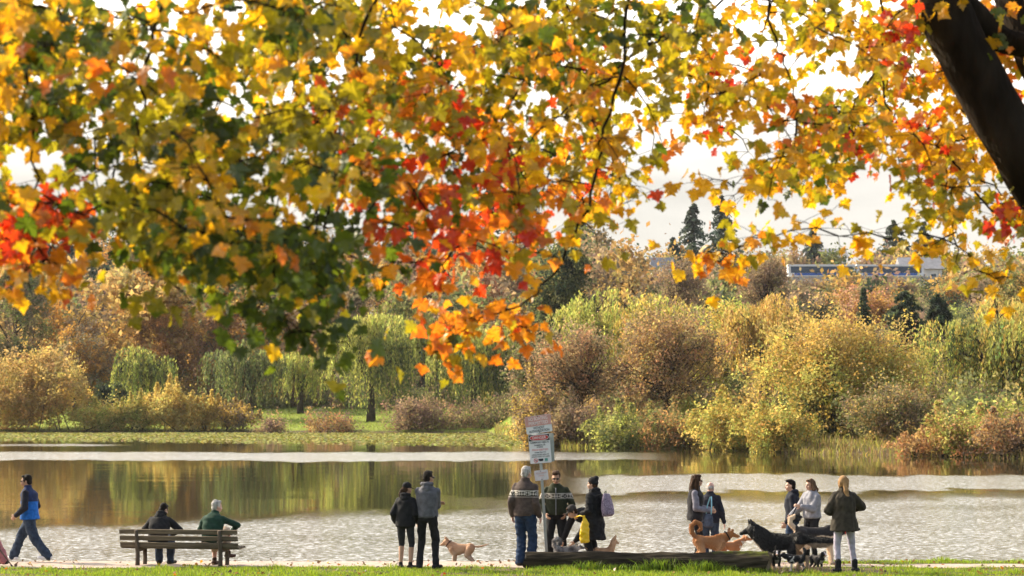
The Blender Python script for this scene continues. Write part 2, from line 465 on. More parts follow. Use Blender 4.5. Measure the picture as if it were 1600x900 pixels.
def blades(pts, h, w, cols, lean=.5, seed=1):
    """bent grass blades: pts (N,3), h (N,), w (N,)"""
    rg = np.random.default_rng(seed); n = len(pts)
    a = rg.uniform(0, 6.283, n); s = np.stack([np.cos(a), np.sin(a), np.zeros(n)], -1)
    b = rg.uniform(0, 6.283, n); l = np.stack([np.cos(b), np.sin(b), np.zeros(n)], -1) * (rg.uniform(.1, 1, n) * lean)[:, None]
    up = np.array([0, 0, 1.])
    v = np.empty((n, 5, 3))
    v[:, 0] = pts - s * (w / 2)[:, None]; v[:, 1] = pts + s * (w / 2)[:, None]
    mid = pts + (up * .6 + l * .25) * h[:, None]
    v[:, 2] = mid + s * (w * .4)[:, None]; v[:, 3] = mid - s * (w * .4)[:, None]
    v[:, 4] = pts + (up * .95 + l) * h[:, None]
    i = np.arange(n)[:, None] * 5
    f = np.concatenate([i + [0, 1, 2], i + [0, 2, 3], i + [3, 2, 4]], 0)
    return v.reshape(-1, 3), f, np.repeat(cols, 5, 0)

def pal(rg, n, cols, wts=None, jit=.22):
    cols = np.array(cols); wts = np.array(wts if wts is not None else [1] * len(cols), float); wts /= wts.sum()
    k = rg.choice(len(cols), n, p=wts)
    return np.clip(cols[k] * (1 + rg.normal(0, jit, (n, 1))) * (1 + rg.normal(0, jit * .3, (n, 3))), .004, .9)

# near lawn
rg = np.random.default_rng(3)
n = 150000
gx_ = rg.uniform(-10.5, 10.5, n); gy_ = rg.uniform(37.2, 42.9, n)
dens = np.sin(gx_ * 1.3 + 2 * np.sin(gy_ * 1.9)) * .3 + np.sin(gx_ * 5.1 + gy_ * 2.3) * .2
pn, pf = path_near(gx_), path_far(gx_)
edge = rg.normal(0, .07, n)
wornb = np.sin(gx_ * 1.1 + 1.7 * np.sin(gy_ * 2.1)) * np.sin(gx_ * .37 + gy_ * 1.9 + 1) + .35 * np.sin(gx_ * 4.3 + gy_ * 5)
bare = np.maximum(np.clip((wornb - .4) * 3, 0, .8), .85 * (np.hypot((gx_ - 5.3) / 1.6, (gy_ - 39.6) / .7) < 1))
keep = (rg.uniform(0, 1, n) > bare) & ((gy_ < pn + edge) & (rg.uniform(0, 1, n) < .85 + dens * .5)) | ((gx_ > 4.4) & (gy_ > pf + edge) & (rg.uniform(0, 1, n) < .75 + dens)) * (rg.uniform(0, 1, n) > bare)
gx_, gy_ = gx_[keep], gy_[keep]; n = len(gx_)
tuft = np.clip(np.sin(gx_ * 2.7 + 1.3 * np.sin(gy_ * 3)) * np.sin(gx_ * 6.1 + gy_), 0, 1)
hh = rg.uniform(.022, .062, n) * (1 + 1.3 * tuft ** 2)
c = pal(rg, n, [(.22, .31, .018), (.29, .37, .02), (.12, .19, .015), (.32, .30, .06)], [4, 3, 2, .8])
v_, f_, c_ = blades(np.stack([gx_, gy_, gz(gx_, gy_) - .004], -1), hh, rg.uniform(.006, .012, n), c, .6, 5)
tag(link('grass', np_mesh('grass', v_, f_, c_), M_GRASS), 'short bright green lawn in front of the path', 'grass', kind='stuff')

# lily pads in front of the left far shore
n = 26000
lx = rg.uniform(-75, 6, n)
lpx = np.interp(lx, [-75, -60, -40, -20, -3, 6], [229, 222, 214, 200, 186, 190])
t_ = rg.uniform(0, 1, n) ** .8
ly = lpx * (1 - t_) + (shore(lx) - .5) * t_
ok = (np.sin(lx * .9 + ly * .35) + np.sin(lx * .31 - ly * .6) + rg.normal(0, .9, n) > -1.0) & (ly < shore(lx) - .3)
lx, ly = lx[ok], ly[ok]; n = len(lx)
r_ = rg.uniform(.08, .19, n); ang = np.arange(7) / 7 * 6.283
tx, ty = rg.normal(0, .22, n), rg.normal(0, .22, n); lz = rg.uniform(.01, .12, n)
ox, oy = np.cos(ang)[None] * r_[:, None], np.sin(ang)[None] * r_[:, None]
lv = np.stack([lx[:, None] + ox, ly[:, None] + oy, np.maximum(.004, lz[:, None] + ox * tx[:, None] + oy * ty[:, None])], -1).reshape(-1, 3)
lf = np.arange(n * 7).reshape(n, 7)
lc = np.repeat(pal(rg, n, [(.27, .27, .05), (.34, .31, .07), (.24, .17, .06), (.18, .21, .04)], [4, 3, 1, 2]), 7, 0)
M_PAD = leaf_mat('lily_pad', .3, .4, .04)
tag(link('lily_pads', np_mesh('lily_pads', lv, lf, lc), M_PAD), 'wide mat of floating lily pads along the far left shore', 'lily pads', kind='stuff')

# bank grass and reeds on the far right bank, meadow grass on the left
n = 15000
bx = rg.uniform(-2, 40, n); by = shore(bx) + rg.uniform(-.3, 1, n) ** 1 * 9
ok = rg.uniform(0, 1, n) < .6 + .4 * np.sin(bx * .8 + by * .3)
bx, by = bx[ok], by[ok]; n = len(bx)
gold = np.clip(1 - np.abs(bx - 6) / 9, 0, 1)
c = np.where((rg.uniform(0, 1, n) < .35 + .3 * gold)[:, None], pal(rg, n, [(.38, .33, .06), (.32, .31, .06)]), pal(rg, n, [(.24, .23, .06), (.32, .22, .09), (.24, .15, .07)]))
v_, f_, c_ = blades(np.stack([bx, by, gz(bx, by) - .05], -1), rg.uniform(.3, 1.25, n) * (.75 + .35 * np.sin(bx * 1.7 + by) * np.sin(bx * .6)), rg.uniform(.04, .09, n), c, .9, 9)
tag(link('bank_grass', np_mesh('bank_grass', v_, f_, c_), M_GRASS), 'tall yellowing grass and reeds on the far right bank', 'reeds', kind='stuff')
n = 24000
bx = rg.uniform(-80, 0, n); by = shore(bx) + rg.uniform(1, 60, n)
c = pal(rg, n, [(.24, .32, .05), (.30, .33, .06), (.20, .24, .05)])
v_, f_, c_ = blades(np.stack([bx, by, gz(bx, by) - .03], -1), rg.uniform(.1, .35, n), rg.uniform(.05, .1, n), c, .6, 10)
tag(link('meadow_grass', np_mesh('meadow_grass', v_, f_, c_), M_GRASS), 'sunlit green meadow behind the far left shore', 'grass', kind='stuff')

# autumn air between here and the far slope
M_HAZE, _nt, _N, _L, _out = new_mat('haze')
_v = _N.new('ShaderNodeVolumePrincipled'); _v.inputs['Color'].default_value = (.80, .84, .90, 1); _v.inputs['Density'].default_value = 0.00005; _v.inputs['Anisotropy'].default_value = 0.2
_L.new(_v.outputs[0], _out.inputs['Volume'])
tag(MB().box((0, 400, 58), (1700, 1100, 124)).build('haze', M_HAZE, None, False), 'thin pale autumn haze over the lake and the far slope', 'haze', kind='stuff')

# ------------------------------------------------------------------ far trees and shrubs
GOLD = [(.46, .31, .07), (.40, .27, .06), (.34, .27, .07), (.50, .36, .10)]
OCHRE = [(.36, .23, .07), (.40, .27, .09), (.26, .18, .07), (.30, .24, .08)]
YGREEN = [(.36, .36, .08), (.30, .31, .07), (.40, .38, .10), (.24, .26, .06)]
OLIVE = [(.17, .18, .06), (.13, .15, .05), (.21, .20, .07), (.10, .12, .045)]
WILLOW = [(.16, .19, .055), (.12, .15, .05), (.20, .22, .06), (.09, .11, .04)]
DARK = [(.035, .055, .028), (.05, .07, .03), (.03, .045, .025), (.07, .085, .04)]
REDBR = [(.32, .17, .085), (.27, .15, .08), (.35, .23, .11), (.24, .17, .08)]
BROWN = [(.22, .16, .09), (.18, .13, .08), (.27, .19, .10), (.15, .12, .07)]
ORANGE = [(.42, .22, .05), (.36, .19, .06), (.47, .28, .06), (.28, .16, .06)]
PINK = [(.48, .24, .15), (.42, .20, .12), (.50, .30, .19)]
RUST = [(.33, .17, .07), (.38, .22, .08), (.26, .15, .07), (.40, .27, .10)]
PURPLE = [(.20, .13, .09), (.16, .10, .08), (.25, .17, .09), (.26, .21, .09)]

GOLD = [tuple(q * 1.18 for q in c_) for c_ in GOLD]
OCHRE = [tuple(q * 1.25 for q in c_) for c_ in OCHRE]
YGREEN = [tuple(q * 1.15 for q in c_) for c_ in YGREEN]
BROWN = [tuple(q * 1.25 for q in c_) for c_ in BROWN]
REDBR = [tuple(q * 1.2 for q in c_) for c_ in REDBR]
PURPLE = [tuple(q * 1.15 for q in c_) for c_ in PURPLE]
OLIVE = [tuple(q * 1.2 for q in c_) for c_ in OLIVE]
WILLOW = [tuple(q * .85 for q in c_) for c_ in WILLOW]
RUST = [tuple(q * 1.15 for q in c_) for c_ in RUST]
STRAW = [(.64, .48, .13), (.56, .44, .15), (.52, .46, .14), (.60, .42, .10)]
def diamonds(c, s, cols, rg, asp=.55, vert=0.0):
    """leaf sprays as small tilted diamonds"""
    n = len(c)
    u = rg.normal(size=(n, 3)); u[:, 2] += np.sign(u[:, 2]) * 0
    if vert > 0: u = u * (1 - vert) + np.array([0, 0, -1.]) * vert * 2
    u /= np.linalg.norm(u, axis=1)[:, None]
    w = np.cross(u, rg.normal(size=(n, 3))); w /= np.linalg.norm(w, axis=1)[:, None]
    v = np.empty((n, 4, 3)); s = s[:, None]
    v[:, 0] = c + u * s; v[:, 1] = c + w * s * asp; v[:, 2] = c - u * s; v[:, 3] = c - w * s * asp
    return v.reshape(-1, 3), np.arange(n * 4).reshape(n, 4), np.repeat(cols, 4, 0)

def make_lobes(rg, W, H, z0, n, flat=1.0, skew=0.0):
    """overlapping masses that make up a crown W wide between z0 and H"""
    L = []
    for i in range(int(n * 1.5)):
        a = rg.uniform(0, 6.283); q = rg.uniform(.1, 1) ** .6
        zz = rg.uniform(0, 1)
        prof = math.sin(math.pi * (.18 + .72 * zz)) ** .7
        r = W * .5 * (rg.uniform(.16, .34) if i % 3 else rg.uniform(.38, .54)) * (0.75 + .25 * prof)
        R = max(W * .5 * prof * rg.uniform(.85, 1.12) - r * .75, .05)
        L.append((np.array([math.cos(a) * R * q + skew * zz, math.sin(a) * R * q * .8, z0 + r * .7 + (H - z0 - 1.55 * r) * zz]), np.array([r, r, r * rg.uniform(.7, .95) * flat])))
    return L

def crown_pts(rg, lobes, nc, per, spread, shell=.55):
    wt = np.array([l[1].prod() ** .67 for l in lobes]); wt /= wt.sum()
    k = rg.choice(len(lobes), nc, p=wt)
    d = rg.normal(size=(nc, 3)); d /= np.linalg.norm(d, axis=1)[:, None]
    rr = rg.uniform(shell, 1.08, nc) ** 1.0 * (1 + .16 * np.sin(d @ rg.normal(size=3) * 5))
    C = np.array([lobes[i][0] for i in k]) + d * rr[:, None] * np.array([lobes[i][1] for i in k])
    sp_ = np.where(rg.uniform(0, 1, nc) < .3, spread * 1.9, spread * .35)
    C = C + d * (np.where(sp_ > spread, rg.uniform(0, .22, nc), 0)[:, None] * np.array([lobes[i][1] for i in k]))
    st_ = d + [0, 0, .5]
    p = np.repeat(C, per, 0) + rg.normal(size=(nc * per, 3)) * spread + np.repeat(st_ * sp_[:, None], per, 0) * rg.normal(size=(nc * per, 1))
    return C, p

def limbs(mb, rg, lobes, H, r0, top=.5, base=(0, 0), lean=0.0, nsub=3):
    t = np.array([base[0] + lean, base[1], H * top])
    mid = np.array([base[0] + lean * .35 + rg.normal(0, .02) * H, base[1], H * top * .5])
    mb.tube([(base[0], base[1], -.3), mid, t], [r0 * 1.25, r0 * .9, r0 * .55])
    for c, r in lobes:
        s = mid + (t - mid) * rg.uniform(0, 1)
        if c[2] < s[2]: s = mid * .8 + t * .2; s[2] = min(s[2], c[2] * .7)
        m = (s + c) / 2 + rg.normal(size=3) * .05 * H
        mb.tube([s, m, c], [r0 * .4, r0 * .28, r0 * .1], 5)
        for _ in range(nsub):
            e = c + rg.normal(size=3) * r * .6
            q = m + (c - m) * rg.uniform(.2, 1)
            mb.tube([q, (q + e) / 2 + rg.normal(size=3) * .02 * H, e], [r0 * .16, r0 * .1, r0 * .04], 4)

def place(px, d, base=None):
    x = XP(px, d)
    return x, d, G(x, d)

def top_h(py, d, zb): return CAMZ + (HOR - py) * d / F - zb

TREES = []
def leafy(name, cat, px, d, wpx, top, colors, label, seed, leaf=.26, dens=1.0, z0=.12, nl=11, trunk=.30, lean=0.0, wts=None, shrub=False, group=None, shell=.5, per=26, spread=.34, nsub=3, spires=0, topcols=None, htwig=0):
    rg = np.random.default_rng(seed)
    x, y, zb = place(px, d); H = top_h(top, d, zb); W = wpx * d / F * (1.22 if shrub else 1.32)
    root = empty(name, (x, y, zb))
    lobes = make_lobes(rg, W, H, H * z0, nl, skew=0)
    nc = int(dens * 3.9 * W * H / (per * leaf * leaf * .55) * .85)
    nc = max(24, min(nc, 2200))
    C, p = crown_pts(rg, lobes, nc, per, spread * min(1, .4 + W / 14))
    p[:, 2] = np.maximum(p[:, 2], .05)
    base = pal(rg, nc, colors, wts, .18)
    if topcols is not None:
        up = (C[:, 2] / H + rg.normal(0, .12, nc)) > .62
        base[up] = pal(rg, int(up.sum()), topcols, None, .16)
    cols = np.clip(np.repeat(base, per, 0) * (1 + rg.normal(0, .13, (nc * per, 1))), .004, .8)
    leaf = leaf * .8
    mb = MB()
    if spires:
        sp = []
        for q in range(spires):
            sx = (q + rg.uniform(.2, .8)) / spires - .5; h0 = H * rg.uniform(.5, .7) * (1 - 1.3 * sx * sx); h1 = H * rg.uniform(1.0, 1.5) * (1 - 1.6 * sx * sx)
            m = int(170 * (h1 - h0)); t = rg.uniform(0, 1, m); w_ = (.42 * (1 - t) + .06)
            sp.append(np.stack([sx * W + rg.normal(0, .1) * H * t + rg.normal(0, 1, m) * w_, rg.normal(0, .3) * W * .3 + rg.normal(0, 1, m) * w_, h0 + (h1 - h0) * t], -1))
        sp = np.concatenate(sp); p = np.concatenate([p, sp]); cols = np.concatenate([cols, pal(rg, len(sp), colors, None, .14)])
        p[:, 2] = np.maximum(p[:, 2], .05)
    v, f, c = diamonds(p, leaf * rg.uniform(.6, 1.25, len(p)), cols, rg)
    link('foliage' if shrub else 'crown', np_mesh('crown', v, f, c), M_FARLEAF, root)
    if shrub:
        for _ in range(9):
            cc, r = lobes[rg.integers(len(lobes))]
            e = cc + rg.normal(size=3) * r * .5
            b0 = np.array([rg.uniform(-.25, .25) * W, rg.uniform(-.15, .15) * W, -.1])
            mb.tube([b0, b0 * .5 + e * .5 + rg.normal(size=3) * .05 * H, e], [.07, .05, .02], 5)
        mb.build('stems', M_FARBARK, root)
    else:
        limbs(mb, rg, lobes, H, trunk, .55, (0, 0), lean, nsub)
        for _ in range(htwig):
            cc, r = lobes[rg.integers(len(lobes))]
            s = np.array([lean, 0, H * .4]) * rg.uniform(.6, 1.1); e = cc + rg.normal(size=3) * r * .75
            mb.tube([s, (s + e) / 2 + rg.normal(size=3) * .04 * H, e], [.06, .045, .018], 4)
        mb.build('trunk', M_FARBARK, root)
    tag(root, label, cat, group)
    TREES.append(root)
    return root

def willow(px, d, wpx, top, colors, label, seed, hang=(2.5, 6.0), n=520, nl=7, trunk=.45, lean=0.0, z0=.42, low=1.0, topcols=None, leaf=.32, wts=None):
    rg = np.random.default_rng(seed)
    x, y, zb = place(px, d); H = top_h(top, d, zb); W = wpx * d / F * 1.25
    root = empty('willow_tree', (x, y, zb))
    lobes = make_lobes(rg, W * .98, H, H * z0, nl, .85)
    lobes = [(c_ + rg.normal(0, .05, 3) * [W, W * .6, H * .6], r_ * rg.uniform(.65, 1.1)) for c_, r_ in lobes]
    wt = np.array([l[1].prod() ** .67 for l in lobes]); wt /= wt.sum()
    k = rg.choice(len(lobes), n, p=wt)
    dv = rg.normal(size=(n, 3)); dv /= np.linalg.norm(dv, axis=1)[:, None]
    dv[:, 2] = np.abs(dv[:, 2]) * .9 - .15
    A = np.array([lobes[i][0] for i in k]) + dv * np.array([lobes[i][1] for i in k]) * rg.uniform(.75, 1.03, n)[:, None]
    gap = np.sin(A @ (rg.normal(size=3) * 1.1)) + np.sin(A @ (rg.normal(size=3) * 1.6) + 1)
    kp = gap > -.75
    A, dv, n = A[kp], dv[kp], int(kp.sum())
    Ls = rg.uniform(hang[0] * .6, hang[1] * 1.15, n) * H / 13.0 * (1 + .35 * np.sin(A[:, 0] * 1.1) * np.sin(A[:, 1] * .9 + 1))
    m = 20; P_ = []; Cc = []; base = pal(rg, n, colors, wts, .28)
    if topcols is not None:
        up = (A[:, 2] / H + rg.normal(0, .1, n)) > .7
        base[up] = pal(rg, int(up.sum()), topcols, None, .16)
    ro = np.stack([dv[:, 0], dv[:, 1], np.zeros(n)], -1)
    sway = rg.normal(0, .25, (n, 3)) * [1, 1, 0]
    for j in range(m):
        t = (j + rg.uniform(0, 1, n)) / m
        q = A + ro * (1.1 * (1 - (1 - np.minimum(t * 2, 1)) ** 2) * .7)[:, None] + sway * (t ** 2)[:, None]
        q = q + np.array([0, 0, 1.]) * (.5 * np.sin(np.minimum(t, .3) / .3 * 3.14) - Ls * t ** 1.25)[:, None]
        q = q + rg.normal(0, .10, (n, 3))
        ok = q[:, 2] > low + rg.uniform(0, .8, n)
        P_.append(q[ok]); Cc.append(base[ok])
    p = np.concatenate(P_); cols = np.concatenate(Cc); cols = np.clip(cols * (1 + rg.normal(0, .18, (len(cols), 1))), .004, .8)
    v, f, c = diamonds(p, leaf * rg.uniform(.6, 1.2, len(p)), cols, rg, .3, .62)
    link('crown', np_mesh('crown', v, f, c), M_FARLEAF, root)
    mb = MB(); limbs(mb, rg, lobes, H, trunk, .5, (0, 0), lean, 3); mb.build('trunk', M_FARBARK, root)
    tag(root, label, 'willow tree'); TREES.append(root)
    return root

def conifer(px, d, wpx, top, label, seed, colors=DARK, leaf=.42, n=4200, ragged=.25, cone=.8):
    rg = np.random.default_rng(seed)
    x, y, zb = place(px, d); H = top_h(top, d, zb); R = wpx * d / F / 2 * (2.1 if d > 400 else 1.35)
    root = empty('conifer_tree', (x, y, zb))
    nb = int(60 + H * 6); P_ = []; C_ = []
    per = max(10, n // nb)
    for b in range(nb):
        t = rg.uniform(0.04, 1) ** .8; a = rg.uniform(0, 6.283)
        L = R * ((1 - t) ** cone + .03) * rg.uniform(1 - ragged * 1.6, 1 + ragged)
        s = rg.uniform(.05, 1, per)
        q = np.stack([np.cos(a) * L * s, np.sin(a) * L * s, H * t + L * (.12 * s - .38 * s * s)], -1) + rg.normal(0, .16, (per, 3)) * (.4 + .9 * (1 - t))
        P_.append(q); C_.append(np.repeat(pal(rg, 1, colors, None, .2), per, 0))
    p = np.concatenate(P_); c = np.concatenate(C_)
    v, f, c = diamonds(p, leaf * rg.uniform(.6, 1.2, len(p)), np.clip(c * (1 + rg.normal(0, .15, (len(c), 1))), .004, .8), rg, .45)
    link('crown', np_mesh('crown', v, f, c), M_FARLEAF, root)
    mb = MB(); mb.tube([(0, 0, -.5), (0, 0, H * .5), (0, 0, H * .97)], [.35, .22, .03]); mb.build('trunk', M_FARBARK, root)
    tag(root, label, 'conifer'); TREES.append(root)

# ---- left far shore
leafy('bush', 'bush', 58, 284, 205, 545, OCHRE + GOLD, 'huge round golden brown bush filling the far left shore down to the lily pads', 101, wts=[3, 3, 2, 2, 1, 1, 1, 1], z0=.02, nl=16, shrub=True, leaf=.24, dens=1.3)
leafy('broadleaf_tree', 'tree', 25, 330, 120, 395, BROWN + OLIVE, 'tall grey olive half bare tree rising behind the huge golden brown bush', 102, dens=.8, htwig=25)
leafy('broadleaf_tree', 'tree', 120, 318, 110, 460, ORANGE + BROWN, 'orange brown tree between the huge golden bush and the first weeping willow', 103, dens=.9, htwig=20)
leafy('broadleaf_tree', 'tree', 265, 345, 150, 415, ORANGE, 'wide russet orange tree standing tall behind the first weeping willow', 104, dens=.95, htwig=20)
leafy('broadleaf_tree', 'tree', 190, 355, 100, 430, ORANGE + GOLD, 'yellow orange tree half hidden behind the wide russet one', 1041, dens=.9)
leafy('broadleaf_tree', 'tree', 345, 335, 95, 470, REDBR + ORANGE, 'dull reddish tree behind the gap between the two left weeping willows', 1042, dens=.8, htwig=20)
willow(240, 300, 122, 533, YGREEN + WILLOW, 'small pale green weeping willow behind the golden scrub', 105, n=460, wts=[2, 2, 1, 2, 2, 1, 2, 1], leaf=.28)
leafy('shrub', 'shrub', 160, 289, 42, 596, DARK, 'dark green clipped shrub beside the huge golden bush', 106, shrub=True, z0=.02, leaf=.2, nl=5)
leafy('shrub', 'shrub', 188, 287, 30, 592, DARK + OLIVE, 'blue green pointed shrub in front of the first weeping willow', 107, shrub=True, z0=.02, leaf=.2, nl=4)
for i, (px, w, t, lab, pl) in enumerate([
    (160, 84, 636, 'low pale yellow scrub at the foot of the huge golden bush', YGREEN + STRAW),
    (208, 70, 626, 'yellow green scrub left of the tallest golden spire', STRAW + YGREEN),
    (262, 74, 606, 'tallest golden scrub with two spires rising at the waterside', STRAW),
    (318, 72, 628, 'bright orange yellow scrub right of the tallest golden spire', STRAW + GOLD),
    (366, 66, 634, 'brownish scrub at the right end of the golden waterside row', BROWN + GOLD)]):
    leafy('shrub', 'shrub', px, 283, w, t, pl, lab, 110 + i, shrub=True, z0=.0, leaf=.2, nl=9, group='golden scrub along the far left shore', dens=1.4, spires=7)
willow(392, 306, 128, 520, WILLOW + OLIVE, 'dark olive weeping willow with a bare limb, left of the leaning trunk', 120, n=520, hang=(3, 7), leaf=.28)
willow(470, 318, 85, 545, YGREEN, 'pale lime willow tucked between the two dark willows on the left meadow', 121, n=260, leaf=.28)
willow(580, 297, 150, 478, WILLOW, 'large weeping willow with a leaning dark trunk on the sunny meadow', 122, n=1000, hang=(3, 7.5), nl=10, topcols=YGREEN, lean=-1.0, trunk=.55, z0=.34, leaf=.28)  # lime crown top: sunlight on the upper foliage put into the leaf colour
willow(660, 335, 150, 470, YGREEN, 'tall sunlit lime willow behind the two big dark willows', 123, n=560, nl=8, leaf=.28)
willow(738, 290, 180, 492, WILLOW + DARK, 'widest dark weeping willow behind the purple brown shrubs', 124, n=1100, hang=(3.5, 8), nl=11, topcols=YGREEN, z0=.30, leaf=.28, wts=[3, 3, 2, 2, .4, .4, .4, .4])  # sunlit crown painted in: topmost strands get lime leaves above the dark ones
leafy('broadleaf_tree', 'tree', 520, 372, 130, 400, BROWN + OLIVE, 'greyish bare tree above the lime willow on the left', 125, dens=.7, htwig=30)
leafy('broadleaf_tree', 'tree', 430, 365, 130, 395, GOLD + ORANGE, 'amber tree high behind the dark olive weeping willow', 126, dens=.8)
leafy('broadleaf_tree', 'tree', 770, 380, 130, 395, REDBR + PINK, 'reddish half bare tree behind the widest dark willow', 127, dens=.7, htwig=25)
for i, (px, w, t, lab, pl) in enumerate([
    (425, 66, 659, 'flat brown shrub on the lily pad shore left of the leaning trunk', PURPLE + BROWN),
    (515, 92, 655, 'low rusty shrub in front of the leaning willow trunk', RUST + PURPLE),
    (655, 122, 626, 'broad purple brown shrub right of the leaning willow trunk', PURPLE),
    (768, 112, 630, 'brown green shrub below the widest dark willow', PURPLE + BROWN + OLIVE)]):
    leafy('shrub', 'shrub', px, 277, w, t, pl, lab, 130 + i, shrub=True, z0=.0, leaf=.2, nl=10, group='brown shrubs along the lily pad shore', dens=1.4)

# ---- right peninsula
leafy('broadleaf_tree', 'tree', 885, 262, 110, 385, OLIVE + DARK, 'dark olive tree rising behind the pale lime willows in the middle', 140, dens=1.2)
willow(920, 236, 150, 440, YGREEN, 'pale lime willow behind the reddish bare tree', 141, n=700, nl=9, leaf=.24)
willow(1010, 232, 150, 440, YGREEN + GOLD, 'lime and gold willow behind the brown tree with a visible trunk', 142, n=700, nl=9, leaf=.24)
leafy('broadleaf_tree', 'tree', 850, 222, 90, 515, OLIVE + BROWN, 'grey green tree beside the sign, left of the reddish bare tree', 143, leaf=.2, dens=.8, htwig=25)
leafy('broadleaf_tree', 'tree', 908, 197, 145, 496, REDBR + BROWN, 'rounded reddish bare tree on the point behind the warning sign', 144, leaf=.15, dens=.42, nl=9, htwig=110, nsub=6, spread=.3)
leafy('broadleaf_tree', 'tree', 1040, 192, 190, 474, REDBR + BROWN + OCHRE, 'brown tree with a dark visible trunk in the middle of the right bank', 145, leaf=.16, dens=.6, nl=13, htwig=80, nsub=5, z0=.2, trunk=.32)
leafy('broadleaf_tree', 'tree', 1130, 212, 110, 448, GOLD + YGREEN, 'yellow tree rising between the brown tree and the golden willows', 146, leaf=.2, dens=1.0)
willow(1190, 197, 150, 440, GOLD + OCHRE, 'tall golden willow left of the largest golden willow', 147, n=1100, nl=12, leaf=.2, hang=(1.2, 3), z0=.15)
leafy('broadleaf_tree', 'tree', 1300, 171, 250, 482, GOLD + YGREEN, 'largest golden willow at the water on the right bank with a curved bare limb', 148, leaf=.16, dens=1.05, nl=22, z0=.03, per=30, htwig=26, topcols=GOLD + OCHRE)
leafy('shrub', 'shrub', 1405, 160, 150, 590, BROWN + OCHRE + OLIVE, 'wide dull brown bush between the golden willow and the right weeping willow', 149, shrub=True, z0=.0, leaf=.14, nl=14, dens=1.2)
willow(1570, 176, 235, 452, YGREEN + WILLOW, 'yellow green weeping willow at the right edge above the rusty bushes', 150, n=1700, nl=13, leaf=.2, hang=(2.5, 7), topcols=YGREEN + GOLD, z0=.3, low=1.4)
for i, (px, dd, w, t, lab, pl) in enumerate([
    (850, 190, 78, 605, 'grey purple bush with an orange top right beside the sign', BROWN + PURPLE + GOLD),
    (905, 187, 92, 628, 'grey brown bush under the reddish bare tree', BROWN + PURPLE),
    (965, 181, 96, 648, 'green yellow bush left of the rusty bush on the middle bank', YGREEN + OLIVE),
    (1060, 178, 96, 645, 'rusty bush under the brown tree with the visible trunk', RUST + OLIVE),
    (1010, 184, 90, 636, 'olive bush behind the rusty bush on the middle bank', OLIVE + OCHRE),
    (1140, 172, 120, 632, 'pale yellow green bush leaning over the water left of the largest golden willow', YGREEN + GOLD),
    (1215, 164, 110, 640, 'light leafy bush at the foot of the largest golden willow', YGREEN + GOLD),
    (1440, 152, 76, 682, 'small rusty waterside bush left of the bright yellow tuft', RUST),
    (1500, 150, 100, 650, 'tall rust and yellow bush right of the bright yellow tuft', RUST + YGREEN),
    (1585, 147, 110, 655, 'rust brown bush at the right edge above the reeds', RUST + BROWN)]):
    leafy('bush', 'bush', px, dd - 3, w * 1.12, t, pl, lab, 160 + i, shrub=True, z0=.0, leaf=.15, nl=10, dens=1.15, group='waterside bushes on the right bank', per=22, spread=.26, spires=5)
leafy('shrub', 'shrub', 1473, 149, 24, 690, [(.50, .45, .04), (.42, .40, .05)], 'bright yellow tuft at the waterline between two rusty bushes', 171, shrub=True, z0=0, leaf=.12, nl=4)
conifer(1415, 245, 78, 458, 'broad dark evergreen behind the largest golden willow', 180, cone=.5, n=6000, leaf=.3)
conifer(1466, 250, 58, 462, 'narrow dark evergreen left of the right weeping willow', 181, cone=.6, n=5000, leaf=.3)
conifer(1350, 262, 34, 452, 'small pointed evergreen below the pink orange tree', 182, n=2500, leaf=.3)
leafy('broadleaf_tree', 'tree', 1345, 285, 110, 444, PINK + ORANGE, 'pink orange tree in front of the raised train', 183, dens=.7, leaf=.24)
leafy('broadleaf_tree', 'tree', 1268, 262, 90, 460, BROWN + DARK, 'bare brown tree left of the pink orange tree', 184, dens=.7, leaf=.2, htwig=40)
leafy('broadleaf_tree', 'tree', 1195, 300, 80, 400, PURPLE + BROWN, 'grey purple bare tree at the left end of the raised track', 185, dens=.55, leaf=.2, htwig=60)
leafy('broadleaf_tree', 'tree', 1065, 300, 90, 398, PURPLE + BROWN, 'bare grey tree in front of the tallest pair of conifers', 186, dens=.5, leaf=.2, htwig=60)
leafy('broadleaf_tree', 'tree', 1590, 270, 120, 410, OLIVE + OCHRE, 'olive tree high behind the right weeping willow', 187, dens=.9)

# ---- conifers on the skyline
for i, (px, d, w, t, lab) in enumerate([
    (1085, 470, 52, 318, 'tallest dark conifer on the skyline left of the train'),
    (1128, 500, 46, 306, 'ragged conifer close beside the tallest one left of the train'),
    (1052, 480, 30, 372, 'small conifer at the left foot of the tallest skyline conifer'),
    (1398, 520, 56, 345, 'wide conifer on the skyline above the raised train'),
    (1446, 530, 40, 348, 'slim conifer on the skyline right of the wide one above the train'),
    (1270, 510, 40, 360, 'conifer on the skyline above the left end of the raised track'),
    (70, 480, 54, 300, 'tall conifer on the skyline at the far left'),
    (38, 470, 46, 312, 'second tall conifer on the skyline near the left edge'),
    (105, 500, 40, 325, 'shorter conifer right of the tall pair on the left skyline'),
    (300, 500, 46, 330, 'conifer on the skyline behind the dark green maple leaves'),
    (370, 490, 44, 322, 'conifer on the skyline right of centre of the left maple mass'),
    (820, 470, 50, 230, 'very tall pale conifer behind the red maple leaves'),
    (765, 480, 50, 262, 'tall pale conifer left of the very tall one behind red maple leaves'),
    (905, 490, 44, 310, 'conifer on the skyline behind the middle maple branch'),
    (640, 500, 46, 300, 'conifer on the skyline behind the orange maple leaves')]):
    conifer(px, d, w, t, lab, 200 + i, colors=[(.05, .075, .055), (.06, .085, .06), (.08, .095, .06), (.045, .06, .045)], leaf=.55, n=3200)

